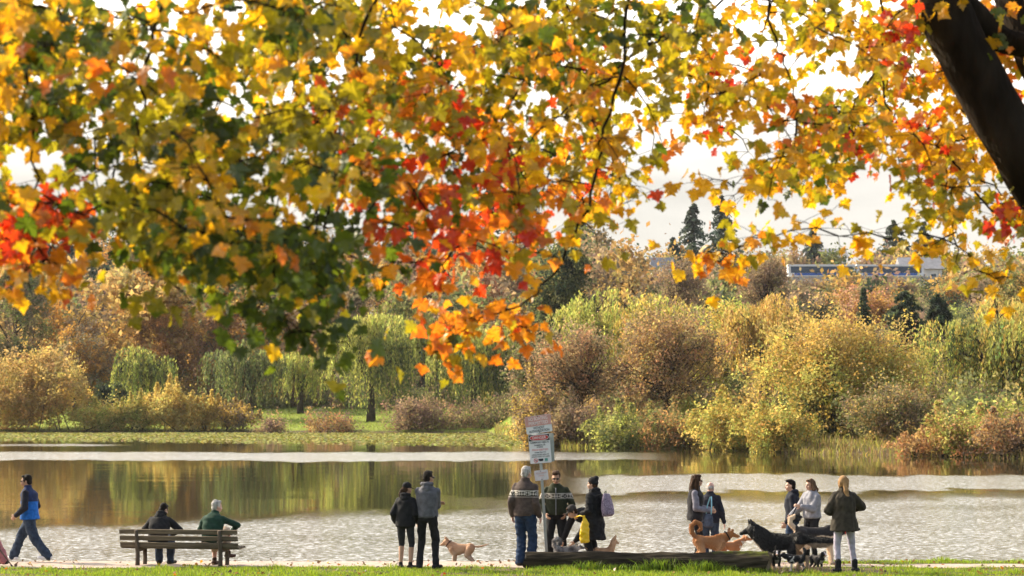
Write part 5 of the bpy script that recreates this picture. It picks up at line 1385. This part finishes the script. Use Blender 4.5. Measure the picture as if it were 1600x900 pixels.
def dog(label, px, d, face, hgt, colfn, tail, length=1.0, head=(0, .40, .72), nose=None, ears='prick', fat=1.0, leg=1.0, group=None, voxel=.009, shag=0.0, hair=None, collar=None, z=None, pitch=0, fr=(.0, .0), hi=(.0, .0), muzzle=1.0, seed=0, crouch=0.0, hsize=1.0, hairlen=.05, neck=1.0):
    """hgt: height of the withers in metres; local +Y is where the dog faces, withers 0.60 high before scaling"""
    x = XP(px, d); z = G(x, d) if z is None else z
    root = empty('dog', (x, d, z), math.radians(face), hgt / .60)
    tag(root, label, 'dog', group)
    B = MB(); l = length; cz = -crouch
    rs = []
    for y, zc, a, b in ((-.335, .50, .03, .035), (-.31, .495, .07, .085), (-.24, .49, .098, .118), (-.12, .482, .092, .100), (.02, .462, .104, .122), (.15, .45, .112, .148), (.245, .468, .098, .135), (.31, .50, .06, .085), (.33, .51, .03, .04)):
        rs.append((V(0, y * l, zc + cz), V(a * fat, 0, 0), V(0, 0, b * (.5 + .5 * fat))))
    B.rings(rs, 22)
    hd = Vector(head); hd.y *= 1; hd.z += cz
    nb = V(0, .24 * l, .53 + cz)
    if nose is None: nose = hd + V(0, .165 * muzzle, -.045)
    else: nose = Vector(nose) + V(0, 0, cz)
    B.limb(nb, hd - V(0, .02, .03), .105 * (.5 + .5 * fat) * neck, .070 * hsize * neck); B.limb(V(0, .15 * l, .54 + cz), nb.lerp(hd, .5), .085, .075)
    nd = (nose - hd).normalized()
    B.ell(hd, (.062 * hsize, .075 * hsize, .062 * hsize)); 
    B.limb(hd + nd * .04, nose, .046 * hsize, .026 * hsize); B.limb(hd + nd * .05 - V(0, 0, .022), nose - V(0, 0, .020) - nd * .02, .034 * hsize, .019 * hsize)
    up = V(0, 0, 1) - nd * nd.z; up.normalize(); sd = nd.cross(up).normalized()
    for s in (-1, 1):
        e0 = hd + sd * s * .042 * hsize + up * .045 * hsize - nd * (.02 - s * .022)
        if ears == 'prick': B.limb(e0, e0 + up * .085 * hsize + sd * s * .014, .034 * hsize, .008)
        elif ears == 'bat': B.limb(e0, e0 + up * .105 * hsize + sd * s * .035, .032 * hsize, .010)
        elif ears == 'fold': B.chain([e0, e0 + up * .04 * hsize + sd * s * .02, e0 + up * .022 * hsize + sd * s * .045 + nd * .03], [.026 * hsize, .022 * hsize, .010])
        else: B.chain([e0, e0 + sd * s * .035 - up * .02, e0 + sd * s * .04 - up * .10 * hsize], [.026 * hsize, .03 * hsize, .016])
        # front leg: shoulder, elbow, wrist, paw
        fo = fr[0 if s < 0 else 1]; ho = hi[0 if s < 0 else 1]; w = .075 * fat
        sh, el, wr, pw = V(s * w, .22 * l, .47 + cz), V(s * w, .155 * l, .345 + cz * .7), V(s * w * .95, .18 * l + fo * .5, .15 + cz * .3), V(s * w * .95, .185 * l + fo, .035)
        B.limb(sh, el, .066, .050); B.limb(el, wr, .045 * leg, .030 * leg); B.limb(wr, pw, .029 * leg, .026 * leg); B.limb(pw, pw + V(0, .045, -.010), .031 * leg, .025 * leg)
        hp0, kn, hk, pw2 = V(s * .068 * fat, -.23 * l, .48 + cz), V(s * .085 * fat, -.155 * l + ho * .3, .315 + cz * .7), V(s * .078 * fat, -.30 * l + ho * .7, .175 + cz * .3), V(s * .078 * fat, -.265 * l + ho, .035)
        B.limb(hp0, kn, .095, .056); B.limb(kn, hk, .050 * leg, .029 * leg); B.limb(hk, pw2, .027 * leg, .026 * leg); B.limb(pw2, pw2 + V(0, .045, -.010), .030 * leg, .024 * leg)
    tp = [V(p[0], p[1], p[2] + cz) for p in tail[0]]; tp[0].y = min(tp[0].y, -.27 * l)
    B.chain(tp, tail[1])
    body = B.union('body', M_FUR, root, voxel, 3, shag, 55, seed, colfn)
    if hair: fur_hair(root, body, hair, hairlen, colfn, seed=seed, keep=lambda q: q[:, 1] < hd.y - .02)
    Q = MB(); Q.ell(nose + nd * .018 + V(0, 0, .006), (.015 * hsize, .013, .012)); Q.build('nose', K_BLACK, root)
    Q = MB()
    for s in (-1, 1): Q.ell(hd + nd * .058 * hsize + sd * s * .036 * hsize + up * .022 * hsize, (.0095, .0095, .0095))
    Q.build('eyes', M_EYE, root)
    if collar is not None:
        c = nb.lerp(hd, .62); ax = (hd - nb).normalized(); a = ax.orthogonal().normalized(); b = ax.cross(a); r = .087 * (.6 + .4 * fat) + .006
        Q = MB(); Q.tube([c + a * math.cos(t) * r + b * math.sin(t) * r for t in np.linspace(0, 6.283, 22)], [.012] * 22, 6); Q.build('collar', collar, root)
    return root

def spots(p, f, s=0): return np.sin(p[:, 0] * f + s) * np.sin(p[:, 1] * f * .9 + 1.3 + s) + .6 * np.sin(p[:, 2] * f * 1.3 + p[:, 1] * f * .6 + s)
def lerpc(m, a, b): return np.array(a)[None] * (1 - m[:, None]) + np.array(b)[None] * m[:, None]
def c_tan(p):
    m = np.clip((p[:, 2] - .40) * 5 + .4 + .2 * spots(p, 20), 0, 1); return lerpc(m, (.50, .36, .26), (.42, .25, .15))
def c_orange(p):
    m = np.clip((p[:, 2] - .40) * 4 + .35 + .25 * spots(p, 16), 0, 1); c = lerpc(m, (.47, .28, .15), (.34, .15, .055))
    return c
def c_brownwhite(p):
    c = lerpc(np.clip(.5 + .3 * spots(p, 15), 0, 1), (.36, .15, .06), (.44, .20, .09)); w = (p[:, 1] > .25 + .05 * spots(p, 24)) & (p[:, 2] < .60); c[w] = (.60, .55, .48); return c
def c_black(p):
    c = lerpc(np.clip(.5 + .3 * spots(p, 15), 0, 1), (.010, .010, .011), (.020, .018, .017))
    w = (p[:, 1] > .20) & (p[:, 2] < .50) & (np.abs(p[:, 0]) < .07); c[w] = (.66, .60, .52)
    t = (p[:, 1] < -.26) & (p[:, 2] < .44) & (p[:, 1] > -.42); c[t] = (.52, .34, .20)
    l = (p[:, 2] < .20); c[l] = (.50, .34, .22)
    tl = (p[:, 1] < -.42) & (p[:, 2] < .455); c[tl] = (.48, .38, .28)
    return c
def c_husky(p):
    c = np.tile(np.array((.66, .52, .38)), (len(p), 1)); b = (p[:, 2] > .455 + .015 * spots(p, 20)) & (p[:, 1] > -.36); c[b] = (.030, .026, .026); return c
def c_tri(p):
    s = spots(p, 26, 1); c = np.tile(np.array((.014, .014, .016)), (len(p), 1)); c[(p[:, 2] < .30) & (s > -.5)] = (.50, .44, .40); c[(np.abs(p[:, 1] - .13 + .05 * s) < .035) & (p[:, 2] < .56)] = (.60, .56, .53); c[(p[:, 2] > .66) & (p[:, 1] > .5)] = (.50, .34, .28); return c
def c_face(p):
    c = np.tile(np.array((.020, .017, .018)), (len(p), 1)); c[(np.abs(p[:, 0]) < .025) & (p[:, 1] > .40)] = (.62, .55, .55); c[(p[:, 2] < .64) & (p[:, 1] > .50)] = (.42, .24, .17); c[(p[:, 2] < .2)] = (.48, .32, .2); c[(p[:, 2] < .43 + .06 * spots(p, 30)) & (p[:, 1] > .20) & (np.abs(p[:, 0]) < .07)] = (.42, .36, .33); return c
def c_grey(p): return lerpc(np.clip(.5 + .5 * spots(p, 22), 0, 1), (.10, .095, .10), (.50, .47, .46))
def c_chi(p):
    c = lerpc(np.clip(.5 + .3 * spots(p, 22), 0, 1), (.46, .26, .14), (.52, .33, .20)); c[(p[:, 1] > .47) & (p[:, 2] < .70)] = (.62, .50, .42); return c

thin_tail = [(0, -.30, .53), (0, -.44, .53), (0, -.58, .56), (0, -.70, .60)]
dog('tan short haired dog at the water edge with its thin tail out', 721, 43.05, 78, .47, c_tan, (thin_tail, [.030, .022, .016, .009]), head=(0, .37, .64), nose=(0, .51, .565), ears='fold', collar=K_BRSHOE, z=G(XP(721, 43.05), 43.05) - .06, fat=1.15, hsize=1.2, hair=9000, hairlen=.014, seed=1)
curl = [(0, -.28, .56), (0, -.36, .66), (0, -.37, .79), (.01, -.29, .87), (.02, -.19, .83), (.03, -.18, .73), (.03, -.24, .69)]
dog('orange brown dog with a curled tail, nose to nose with the black dog', 1108, 40.85, -86, .56, c_orange, (curl, [.042, .044, .044, .042, .038, .032, .02]), head=(0, .41, .635), nose=(0, .575, .575), ears='fold', collar=K_BLACK, fat=1.08, hair=9000, hairlen=.022, seed=2)
dog('brown dog with a white chest standing low behind the orange brown one', 1139, 41.6, -80, .43, c_brownwhite, (thin_tail, [.03, .022, .016, .009]), head=(0, .42, .68), ears='flop', seed=3, fat=.95)
brush = [(0, -.28, .55), (0, -.44, .52), (0, -.58, .47), (0, -.76, .47), (0, -.92, .50)]
dog('large long haired black dog with pricked ears and a bushy tail', 1217, 39.95, 81, .635, c_black, (brush, [.06, .062, .085, .08, .03]), length=1.25, neck=1.3, hsize=1.3, head=(0, .475, .685), nose=(0, .665, .60), ears='prick', fat=1.3, shag=.004, hair=30000, hairlen=.032, seed=4, fr=(.02, -.05), hi=(.05, -.10), muzzle=1.1)
curl2 = [(0, -.28, .56), (0, -.37, .58), (0, -.44, .65), (0, -.43, .73), (0, -.35, .77), (0, -.26, .75)]
dog('dark backed cream dog with a curled cream tail behind the woman in olive', 1276, 41.2, -88, .71, c_husky, (curl2, [.035, .036, .036, .036, .032, .02]), length=1.12, head=(0, .48, .60), ears='prick', collar=surf('red_collar', (.45, .04, .04), .5, .1, 9), fat=1.05, hair=9000, hairlen=.018, seed=5)
upt = [(0, -.28, .55), (0, -.33, .66), (0, -.33, .78), (0, -.28, .86)]
dog('small black and white dog standing side on below the big black dog', 1241, 39.25, 82, .29, c_tri, (upt, [.05, .055, .06, .03]), head=(0, .46, .60), ears='flop', fat=1.25, hair=5000, hairlen=.035, voxel=.011, seed=6, hsize=1.25)
dog('small dark dog with a pale blaze facing the lawn beside the log end', 1211, 39.15, 176, .31, c_face, (upt, [.04, .04, .03, .02]), head=(0, .38, .66), ears='flop', fat=1.2, hair=4500, hairlen=.03, voxel=.011, seed=7, hsize=1.4, muzzle=.8)
dog('small dark and tan dog turned to the right beside the blond woman', 1274, 39.2, -150, .30, c_face, ([(0, -.28, .52), (0, -.40, .50), (0, -.5, .55)], [.03, .025, .015]), head=(0, .38, .66), ears='flop', fat=1.1, hair=4500, hairlen=.03, voxel=.011, seed=8, hsize=1.35, muzzle=.8)
dog('small grey fluffy dog with a curled tail being stroked behind the log', 885, 40.9, -82, .36, c_grey, (curl, [.045, .05, .05, .05, .045, .04, .025]), head=(0, .38, .60), ears='flop', fat=1.35, hair=9000, hairlen=.07, voxel=.011, seed=9, hsize=1.2)
dog('little tan dog with pricked ears showing its head above the log', 944, 41.0, -100, .33, c_chi, (thin_tail, [.03, .022, .016, .009]), head=(0, .33, .82), nose=(0, .47, .76), ears='bat', fat=1.0, hair=5000, hairlen=.04, voxel=.011, seed=10, hsize=1.35)

# leash from the sweatshirt woman's hand to the cream dog
h1 = wpos(I13, I13['hands']['L']); h2 = wpos(I13, I13['hands']['R'])
e_ = Vector((XP(1296, 41.2), 41.15, G(XP(1296, 41.2), 41.2) + .50))
ls = MB().tube([h1, h1.lerp(h2, .5) - V(0, 0, .03), h2, h2.lerp(e_, .35) - V(0, 0, .13), h2.lerp(e_, .7) - V(0, 0, .12), e_], [.011, .01, .01, .008, .008, .008], 6).build('leash', K_BLACK)
tag(ls, 'black leash running from the young woman in the grey sweatshirt to the cream dog', 'leash')

# ------------------------------------------------------------------ autumn maple over the lawn
HALF = [(.0, -.02), (.17, -.13), (.36, -.09), (.33, .05), (.50, .06), (.56, .18), (.72, .37), (.53, .38), (.48, .46), (.30, .43), (.40, .62), (.28, .66), (.16, .78), (.0, 1.02)]
LEAF2D = np.array(HALF + [(-a, b) for a, b in HALF[-2:0:-1]])
NL = len(LEAF2D)
C_G = [(.09, .13, .008), (.12, .16, .01), (.055, .085, .008)]
C_O = [(.38, .32, .012), (.45, .35, .012), (.29, .25, .010)]
C_Y = [(.78, .42, .010), (.71, .36, .008), (.80, .47, .012)]
C_A = [(.80, .27, .014), (.74, .20, .012), (.84, .34, .016)]
C_R = [(.70, .070, .010), (.58, .04, .010), (.76, .13, .012)]
def maple_leaves(c, size, cols, rg, name, parent, mat):
    n = len(c)
    tip = np.stack([rg.normal(0, .55, n), rg.normal(0, .55, n), -1 + rg.normal(0, .45, n)], -1); tip /= np.linalg.norm(tip, axis=1)[:, None]
    nor = rg.normal(size=(n, 3)) * [.75, 1.25, .75]; nor -= tip * (nor * tip).sum(1)[:, None]; nor /= np.linalg.norm(nor, axis=1)[:, None]
    sd = np.cross(tip, nor)
    u = np.concatenate([LEAF2D, [[0, .34]]], 0)
    fold = rg.uniform(-.1, .45, n)[:, None]; curl = rg.uniform(-.35, .35, n)[:, None]
    zz = np.abs(u[None, :, 0]) * fold + curl * (u[None, :, 1] - .2) ** 2 + .05 * rg.normal(size=(n, len(u)))
    wid = rg.uniform(.82, 1.08, n)[:, None]
    v = c[:, None] + size[:, None, None] * (sd[:, None] * (u[None, :, 0] * wid)[..., None] + tip[:, None] * u[None, :, 1][..., None] + nor[:, None] * zz[..., None])
    i = np.arange(n)[:, None, None] * (NL + 1)
    tri = np.stack([np.arange(NL), (np.arange(NL) + 1) % NL, np.full(NL, NL)], -1)[None]
    f = (i + tri).reshape(-1, 3)
    cc = np.repeat(cols, NL + 1, 0).reshape(n, NL + 1, 3) * (1 + .10 * rg.normal(size=(n, NL + 1, 1)))
    return link(name, np_mesh(name, v.reshape(-1, 3), f, np.clip(cc.reshape(-1, 3), .004, .9)), mat, parent)

MX, MY = 5.6, 15.6
maple = empty('maple_tree', (MX, MY, G(MX, MY)))
tag(maple, 'big maple with yellow, orange, red and green leaves hanging over the whole view', 'maple tree')
MO = Vector((MX, MY, G(MX, MY)))
def loc(p): return Vector(p) - MO
fork = P(1705, 400, 15.2)
def bark_tube(mb, pts, rad, n=26, seed=0, rough=.09):
    """a limb with ridged bark and an uneven outline"""
    pts = [Vector(p) for p in pts]; fp, fr_ = [], []
    for i in range(len(pts) - 1):
        p0, p1, p2, p3 = pts[max(i - 1, 0)], pts[i], pts[i + 1], pts[min(i + 2, len(pts) - 1)]
        m = max(4, int((p2 - p1).length / .035))
        for k in range(m):
            t = k / m
            fp.append(.5 * ((2 * p1) + (p2 - p0) * t + (2 * p0 - 5 * p1 + 4 * p2 - p3) * t * t + (3 * p1 - p0 - 3 * p2 + p3) * t ** 3)); fr_.append(rad[i] * (1 - t) + rad[i + 1] * t)
    fp.append(pts[-1]); fr_.append(rad[-1])
    n0 = mb.n; mb.tube(fp, fr_, n)
    for j in range(len(fp)):
        s = j * .035
        for i in range(n):
            t = 2 * math.pi * i / n
            h = math.sin(9 * t + 2.2 * math.sin(s * 5 + seed)) * .45 + math.sin(5 * t - s * 3 + seed) * .5 + math.sin(s * 7 + 2 * math.sin(2 * t)) * .5 + .5 * math.sin(17 * t + s * 13) + .6 * math.sin(2 * t + s * 2.3 + seed)
            v = Vector(mb.v[n0 + j * n + i]); mb.v[n0 + j * n + i] = tuple(v + (v - fp[j]) * h * rough * .55)
mb = MB()
bark_tube(mb, [loc((MX, MY, MO.z - .2)), loc((MX - .1, MY, MO.z + .25)), loc((5.05, 15.4, 3.0)), loc(fork)], [.42, .30, .25, .24], seed=1)
A_ = [fork, P(1632, 300, 15), P(1573, 205, 15), P(1517, 100, 15), P(1472, 5, 15), P(1440, -120, 14.8), P(1380, -260, 14.2), P(1200, -330, 13.2)]
bark_tube(mb, [loc(p) for p in A_], [.22, .19, .18, .185, .19, .16, .11, .08], seed=2)
B_ = [fork, P(1682, 220, 15.4), P(1618, 80, 15.4), P(1578, -30, 15.5), P(1552, -180, 15.7), P(1500, -420, 16)]
bark_tube(mb, [loc(p) for p in B_], [.20, .17, .15, .145, .12, .07], seed=3)
bark_tube(mb, [loc(p) for p in (P(1612, 70, 15.35), P(1565, 62, 15.2), P(1520, 20, 15.1), P(1470, -20, 15.0))], [.085, .085, .09, .09], seed=4)
boughs = [
    [P(1445, -120, 14.8), P(1250, -190, 13.4), P(1000, -170, 12.4), P(700, -190, 11.4), P(350, -170, 10.6), P(-100, -140, 10.2)],
    [P(1560, -180, 15.7), P(1300, -220, 16.4), P(1000, -210, 16.2), P(650, -190, 15.4), P(250, -150, 14.2)],
    [P(1632, 80, 15.4), P(1700, -40, 15), P(1900, -160, 14.4)],
    [P(1250, -190, 13.4), P(1140, -10, 13.8), P(1010, 75, 13.7), P(900, 160, 13.5), P(795, 245, 13.3), P(705, 300, 13.1)],
    [P(1300, -220, 16.4), P(1372, -20, 15.4), P(1384, 150, 15.2), P(1402, 240, 15), P(1432, 312, 14.8)],
    [P(1000, -170, 12.4), P(965, 120, 12.9), P(905, 345, 12.8), P(835, 460, 12.7), P(745, 505, 12.6), P(672, 560, 12.6)],
    [P(700, -190, 11.4), P(560, 60, 11.2), P(520, 250, 11.0), P(470, 400, 10.9)],
    [P(350, -170, 10.6), P(240, 50, 10.5), P(215, 230, 10.4), P(225, 360, 10.3)],
    [P(1250, -190, 13.4), P(1200, 20, 13.9), P(1235, 120, 14), P(1255, 250, 14)],
    [P(1480, 5, 15), P(1420, 60, 14.7), P(1330, 170, 14.4), P(1290, 300, 14.2)],
    [P(1640, 300, 15), P(1560, 330, 14.6), P(1480, 250, 14.4), P(1500, 420, 14.3)],
    [P(-100, -140, 10.2), P(20, 60, 10.6), P(60, 300, 10.8), P(40, 440, 10.9)]]
nodes = []; par = []; npts = []
for b in boughs:
    for i in range(len(b) - 1):
        m = max(2, int((b[i + 1] - b[i]).length / .22))
        for k in range(m): npts.append(np.array(b[i].lerp(b[i + 1], k / m)))
    r0 = .05 if b in boughs[:3] else .0115
    bp = []
    for i in range(len(b) - 1):
        q0, q1, q2, q3 = b[max(i - 1, 0)], b[i], b[i + 1], b[min(i + 2, len(b) - 1)]
        for k in range(9):
            t = k / 9; bp.append(.5 * (2 * q1 + (q2 - q0) * t + (2 * q0 - 5 * q1 + 4 * q2 - q3) * t * t + (3 * q1 - q0 - 3 * q2 + q3) * t ** 3) + Vector((random.gauss(0, .014), random.gauss(0, .014), random.gauss(0, .009))))
    bp.append(b[-1])
    mb.tube([loc(p) for p in bp], [r0 * (1 - .75 * i / (len(bp) - 1)) * random.uniform(.9, 1.12) for i in range(len(bp))], 8)
mb.build('trunk', M_BARK, maple)

# where the leaf sprays hang
EDGE_X = [-120, 0, 40, 90, 130, 180, 240, 280, 330, 380, 440, 500, 540, 570, 600, 640, 670, 700, 760, 800, 845, 870, 930, 980, 1010, 1050, 1085, 1130, 1180, 1240, 1310, 1400, 1450, 1500, 1560, 1600, 1720]
EDGE_Y = [440, 470, 465, 440, 420, 430, 455, 480, 500, 525, 545, 545, 520, 470, 440, 470, 545, 515, 490, 515, 500, 420, 395, 390, 350, 290, 400, 415, 400, 375, 375, 385, 410, 425, 450, 440, 430]
HOLES = [(62, 258, 115, 62, 1), (60, 400, 70, 70, .9), (230, 90, 40, 26, .8), (300, 45, 36, 22, .8), (160, 190, 34, 24, .8), (420, 150, 36, 24, .8), (90, 60, 30, 20, .6), (520, 30, 34, 22, .7), (400, 330, 24, 20, .7), (170, 470, 60, 40, .7), (1072, 328, 44, 52, .95), (1055, 245, 30, 24, .35), (1345, 315, 75, 30, .9), (690, 35, 45, 28, .9), (1190, 345, 30, 40, .5), (600, 480, 40, 40, .7), (1270, 345, 40, 40, .6), (1000, 40, 40, 50, .3), (960, 170, 24, 16, .3), (1460, 350, 40, 40, .5), (330, 130, 26, 18, .6), (470, 90, 25, 20, .5), (1320, 130, 40, 40, .45), (1550, 300, 40, 40, .6), (760, 450, 45, 40, .5), (880, 260, 40, 30, .4), (620, 250, 30, 20, .4), (1130, 60, 40, 60, .35)]
CREG = [  # colour regions: x, y, radius, weights green olive yellow amber red
    (320, 410, 140, (6.5, 3.5, 2, .4, .05)), (480, 400, 110, (10, 2.5, 1, .4, .1)), (545, 350, 85, (10, 1.5, .6, .8, .6)), (90, 130, 110, (4, 4, 2, .3, 0)), (200, 330, 120, (3.5, 4, 2, .4, .1)),
    (300, 200, 200, (2.2, 6, 3.5, .25, .03)), (420, 120, 180, (2.4, 6, 3.5, .3, .03)), (60, 20, 110, (.3, 2, 6, 2.5, .2)), (78, 350, 44, (0, 0, .8, 8, 24)), (70, 440, 70, (1.2, 2, 5, 1, .2)),
    (640, 330, 120, (.3, .4, 1.0, 5, 6)), (690, 400, 100, (.1, .3, .6, 4.5, 6.5)), (560, 230, 80, (.6, 2, 4, 3, .8)), (400, 250, 60, (1, 3, 3, 2, .6)), (360, 330, 50, (4, 1, 1, 3, 1)),
    (790, 480, 90, (.1, 1.2, 3, 5, 1.2)), (830, 350, 80, (.5, 2, 2.5, 4, 2)), (760, 170, 120, (.8, 2, 3, 3, 1.6)), (690, 150, 70, (1.6, 3, 4, .8, .5)), (880, 100, 140, (2.4, 5.5, 3.5, .4, .15)),
    (960, 300, 90, (1.2, 3, 3, 2, 1.2)), (1050, 280, 60, (.4, 1, 2, 3.5, 3)), (1010, 380, 40, (.5, .6, 1.5, 3.5, 3)), (1120, 410, 60, (0, .6, 3, 6, .8)), (1180, 230, 160, (.9, 3.5, 4, 1.2, .6)), (1300, 110, 160, (1, 3, 4, 1.5, .9)),
    (1330, 250, 130, (.8, 3.5, 4, 1.3, 1.0)), (1430, 380, 90, (.6, 4, 5, .8, .1)), (1580, 380, 50, (0, 1, 1.5, 2, 4)), (1520, 200, 100, (.2, 1, 4, 3, 1.6)), (1560, 460, 60, (.8, 4.5, 4, .3, 0)), (1260, 30, 80, (.5, 2, 4, 2.5, 1))]
def weights(px, py):
    w = np.array([.03, .12, .12, .03, .006])
    for x, y, r, k in CREG: w = w + np.array(k) * math.exp(-((px - x) ** 2 + (py - y) ** 2) / (r * r)) 
    w = w ** 1.5
    return w / w.sum()
rg = np.random.default_rng(77)
cl = []
tries = 0
while len(cl) < 640 and tries < 30000:
    tries += 1
    px = rg.uniform(-130, 1730); py = rg.uniform(-330, 560)
    eb = np.interp(px, EDGE_X, EDGE_Y)
    if py > eb - 62: continue
    dens = np.interp(px, [-130, 560, 700, 1000, 1100, 1730], [.86, .86, .82, .80, .76, .72])
    if py < 0: dens *= .22
    if py < -150: dens *= .5
    if py > eb - 130 and rg.uniform() < .12: continue
    if rg.uniform() > dens: continue
    if any(((px - x) / a) ** 2 + ((py - y) / b) ** 2 < 1 and rg.uniform() < k for x, y, a, b, k in HOLES): continue
    base = np.interp(px, [-130, 450, 750, 1100, 1730], [10.6, 11.0, 12.8, 14.2, 14.8])
    d = base + rg.uniform(-1.3, 2.2)
    d = max(d, 8.6)
    if px > 1400 and py > 0: d = max(d, 14.6) if abs((px - 1450) - (py) * .6) < 90 else d
    if px > 1420 and abs(px - np.interp(py, [-120, 0, 100, 300, 400], [1445, 1480, 1525, 1640, 1705])) < 75: d = max(d, 15.8)
    cl.append((px, py, d))
cl += [(20, 470, 10.8), (48, 478, 10.9), (85, 455, 10.9), (500, 555, 10.9), (520, 560, 10.8), (455, 545, 10.9), (390, 530, 11), (300, 500, 10.9), (230, 455, 10.7), (660, 565, 12.7), (665, 580, 12.7), (800, 535, 12.8), (835, 545, 12.8), (740, 520, 12.6), (700, 535, 12.6),
       (1095, 425, 14.0), (1125, 435, 14.1), (1160, 410, 14.0), (1210, 395, 14.2), (1310, 395, 14.3), (1390, 400, 14.4), (1445, 425, 14.5), (1530, 450, 14.5), (1565, 470, 14.5), (1590, 460, 14.4), (935, 420, 13.2), (70, 365, 11.2), (100, 345, 11.3), (35, 385, 11.2), (115, 335, 11.3), (60, 372, 11.2)]
cl = [(x, y - (26 if y > 280 and k >= len(cl) - 31 else 0), d) for k, (x, y, d) in enumerate(cl)]
pos = np.array([P(*c) for c in cl])
X = np.array(npts); order = np.argsort(np.array([np.min(np.linalg.norm(X - p, axis=1)) for p in pos]))
tw = MB(); leafc, leafs, leafcol = [], [], []
NPT = [p for p in npts]
for oi in order:
    p = pos[oi]; px, py, d = cl[oi]
    A = np.array(NPT); dd = np.linalg.norm(A - p, axis=1) + np.maximum(0, p[2] - A[:, 2]) * 1.2
    j = int(np.argmin(dd)); a = A[j]; L = np.linalg.norm(p - a)
    m1 = a + (p - a) * .4 + np.array([0, 0, .10 * L]) + rg.normal(0, .03 * L, 3); m2 = a + (p - a) * .75 + np.array([0, 0, .09 * L]) + rg.normal(0, .03 * L, 3)
    r = .0055 + .0022 * min(L, 2.5)
    tw.tube([a - np.array(MO), m1 - np.array(MO), m2 - np.array(MO), p - np.array(MO)], [r, r * .85, r * .65, .003], 5)
    for q in (m1, m2, p): NPT.append(q)
    w = weights(px, py)
    ml = int(rg.integers(13, 20) * np.interp(px, [0, 500, 900, 1700], [1.0, 1.05, 1.05, 1.0])); main = rg.choice(5, p=w)
    for k in range(ml):
        t = rg.uniform(.2, 1.12); b = (m1 if t < .55 else m2 if t < .8 else p)
        q = b + rg.normal(0, 1, 3) * [.13, .16, .085] - [0, 0, .03]
        u = rg.uniform()
        ci = main if u < .84 else rg.choice(5, p=w)
        leafc.append(q); leafs.append(np.clip(rg.normal(.076, .016), .035, .11))
        pl_ = (C_G, C_O, C_Y, C_A, C_R)[ci]; leafcol.append(np.array(pl_[rg.integers(len(pl_))]) * rg.uniform(.8, 1.2))
        if rg.uniform() < .6:
            tw.tube([b - np.array(MO), (b + q) / 2 - np.array(MO) + [0, 0, .01], q - np.array(MO)], [.0026, .002, .0016], 3)
leafc = np.array(leafc) - np.array(MO); leafs = np.array(leafs); leafcol = np.array(leafcol)
tw.build('twigs', M_BARK, maple)
maple_leaves(leafc, leafs, leafcol, rg, 'crown', maple, M_LEAF)

# leaves already fallen on the lawn and the path
n = 800
fx, fy = rg.uniform(-10.5, 10.5, n), rg.uniform(37.6, 42.4, n)
fp = np.stack([fx, fy, gz(fx, fy) + rg.uniform(.012, .05, n)], -1)
fc = np.array([[C_A, C_O, C_Y, C_R, [(.20, .10, .04), (.14, .07, .03), (.26, .15, .06)]][rg.choice(5, p=[.10, .08, .14, .04, .64])][rg.integers(3)] for _ in range(n)]) * .5
a_ = rg.uniform(0, 6.283, n); s_ = rg.uniform(.018, .042, n); k_ = np.arange(10) / 10 * 6.283
rad = np.where(np.arange(10) % 2 == 0, 1.0, .62)[None] * s_[:, None]
tlx, tly = rg.normal(0, .5, n), rg.normal(0, .5, n)
ox, oy = np.cos(k_[None] + a_[:, None]) * rad, np.sin(k_[None] + a_[:, None]) * rad
lv = np.stack([fp[:, 0:1] + ox, fp[:, 1:2] + oy, fp[:, 2:3] + ox * tlx[:, None] + oy * tly[:, None]], -1).reshape(-1, 3)
tag(link('fallen_leaves', np_mesh('fallen_leaves', lv, np.arange(n * 10).reshape(n, 10), np.repeat(fc, 10, 0)), M_LEAF), 'brown and yellow maple leaves lying on the lawn and the path', 'leaves', kind='stuff')
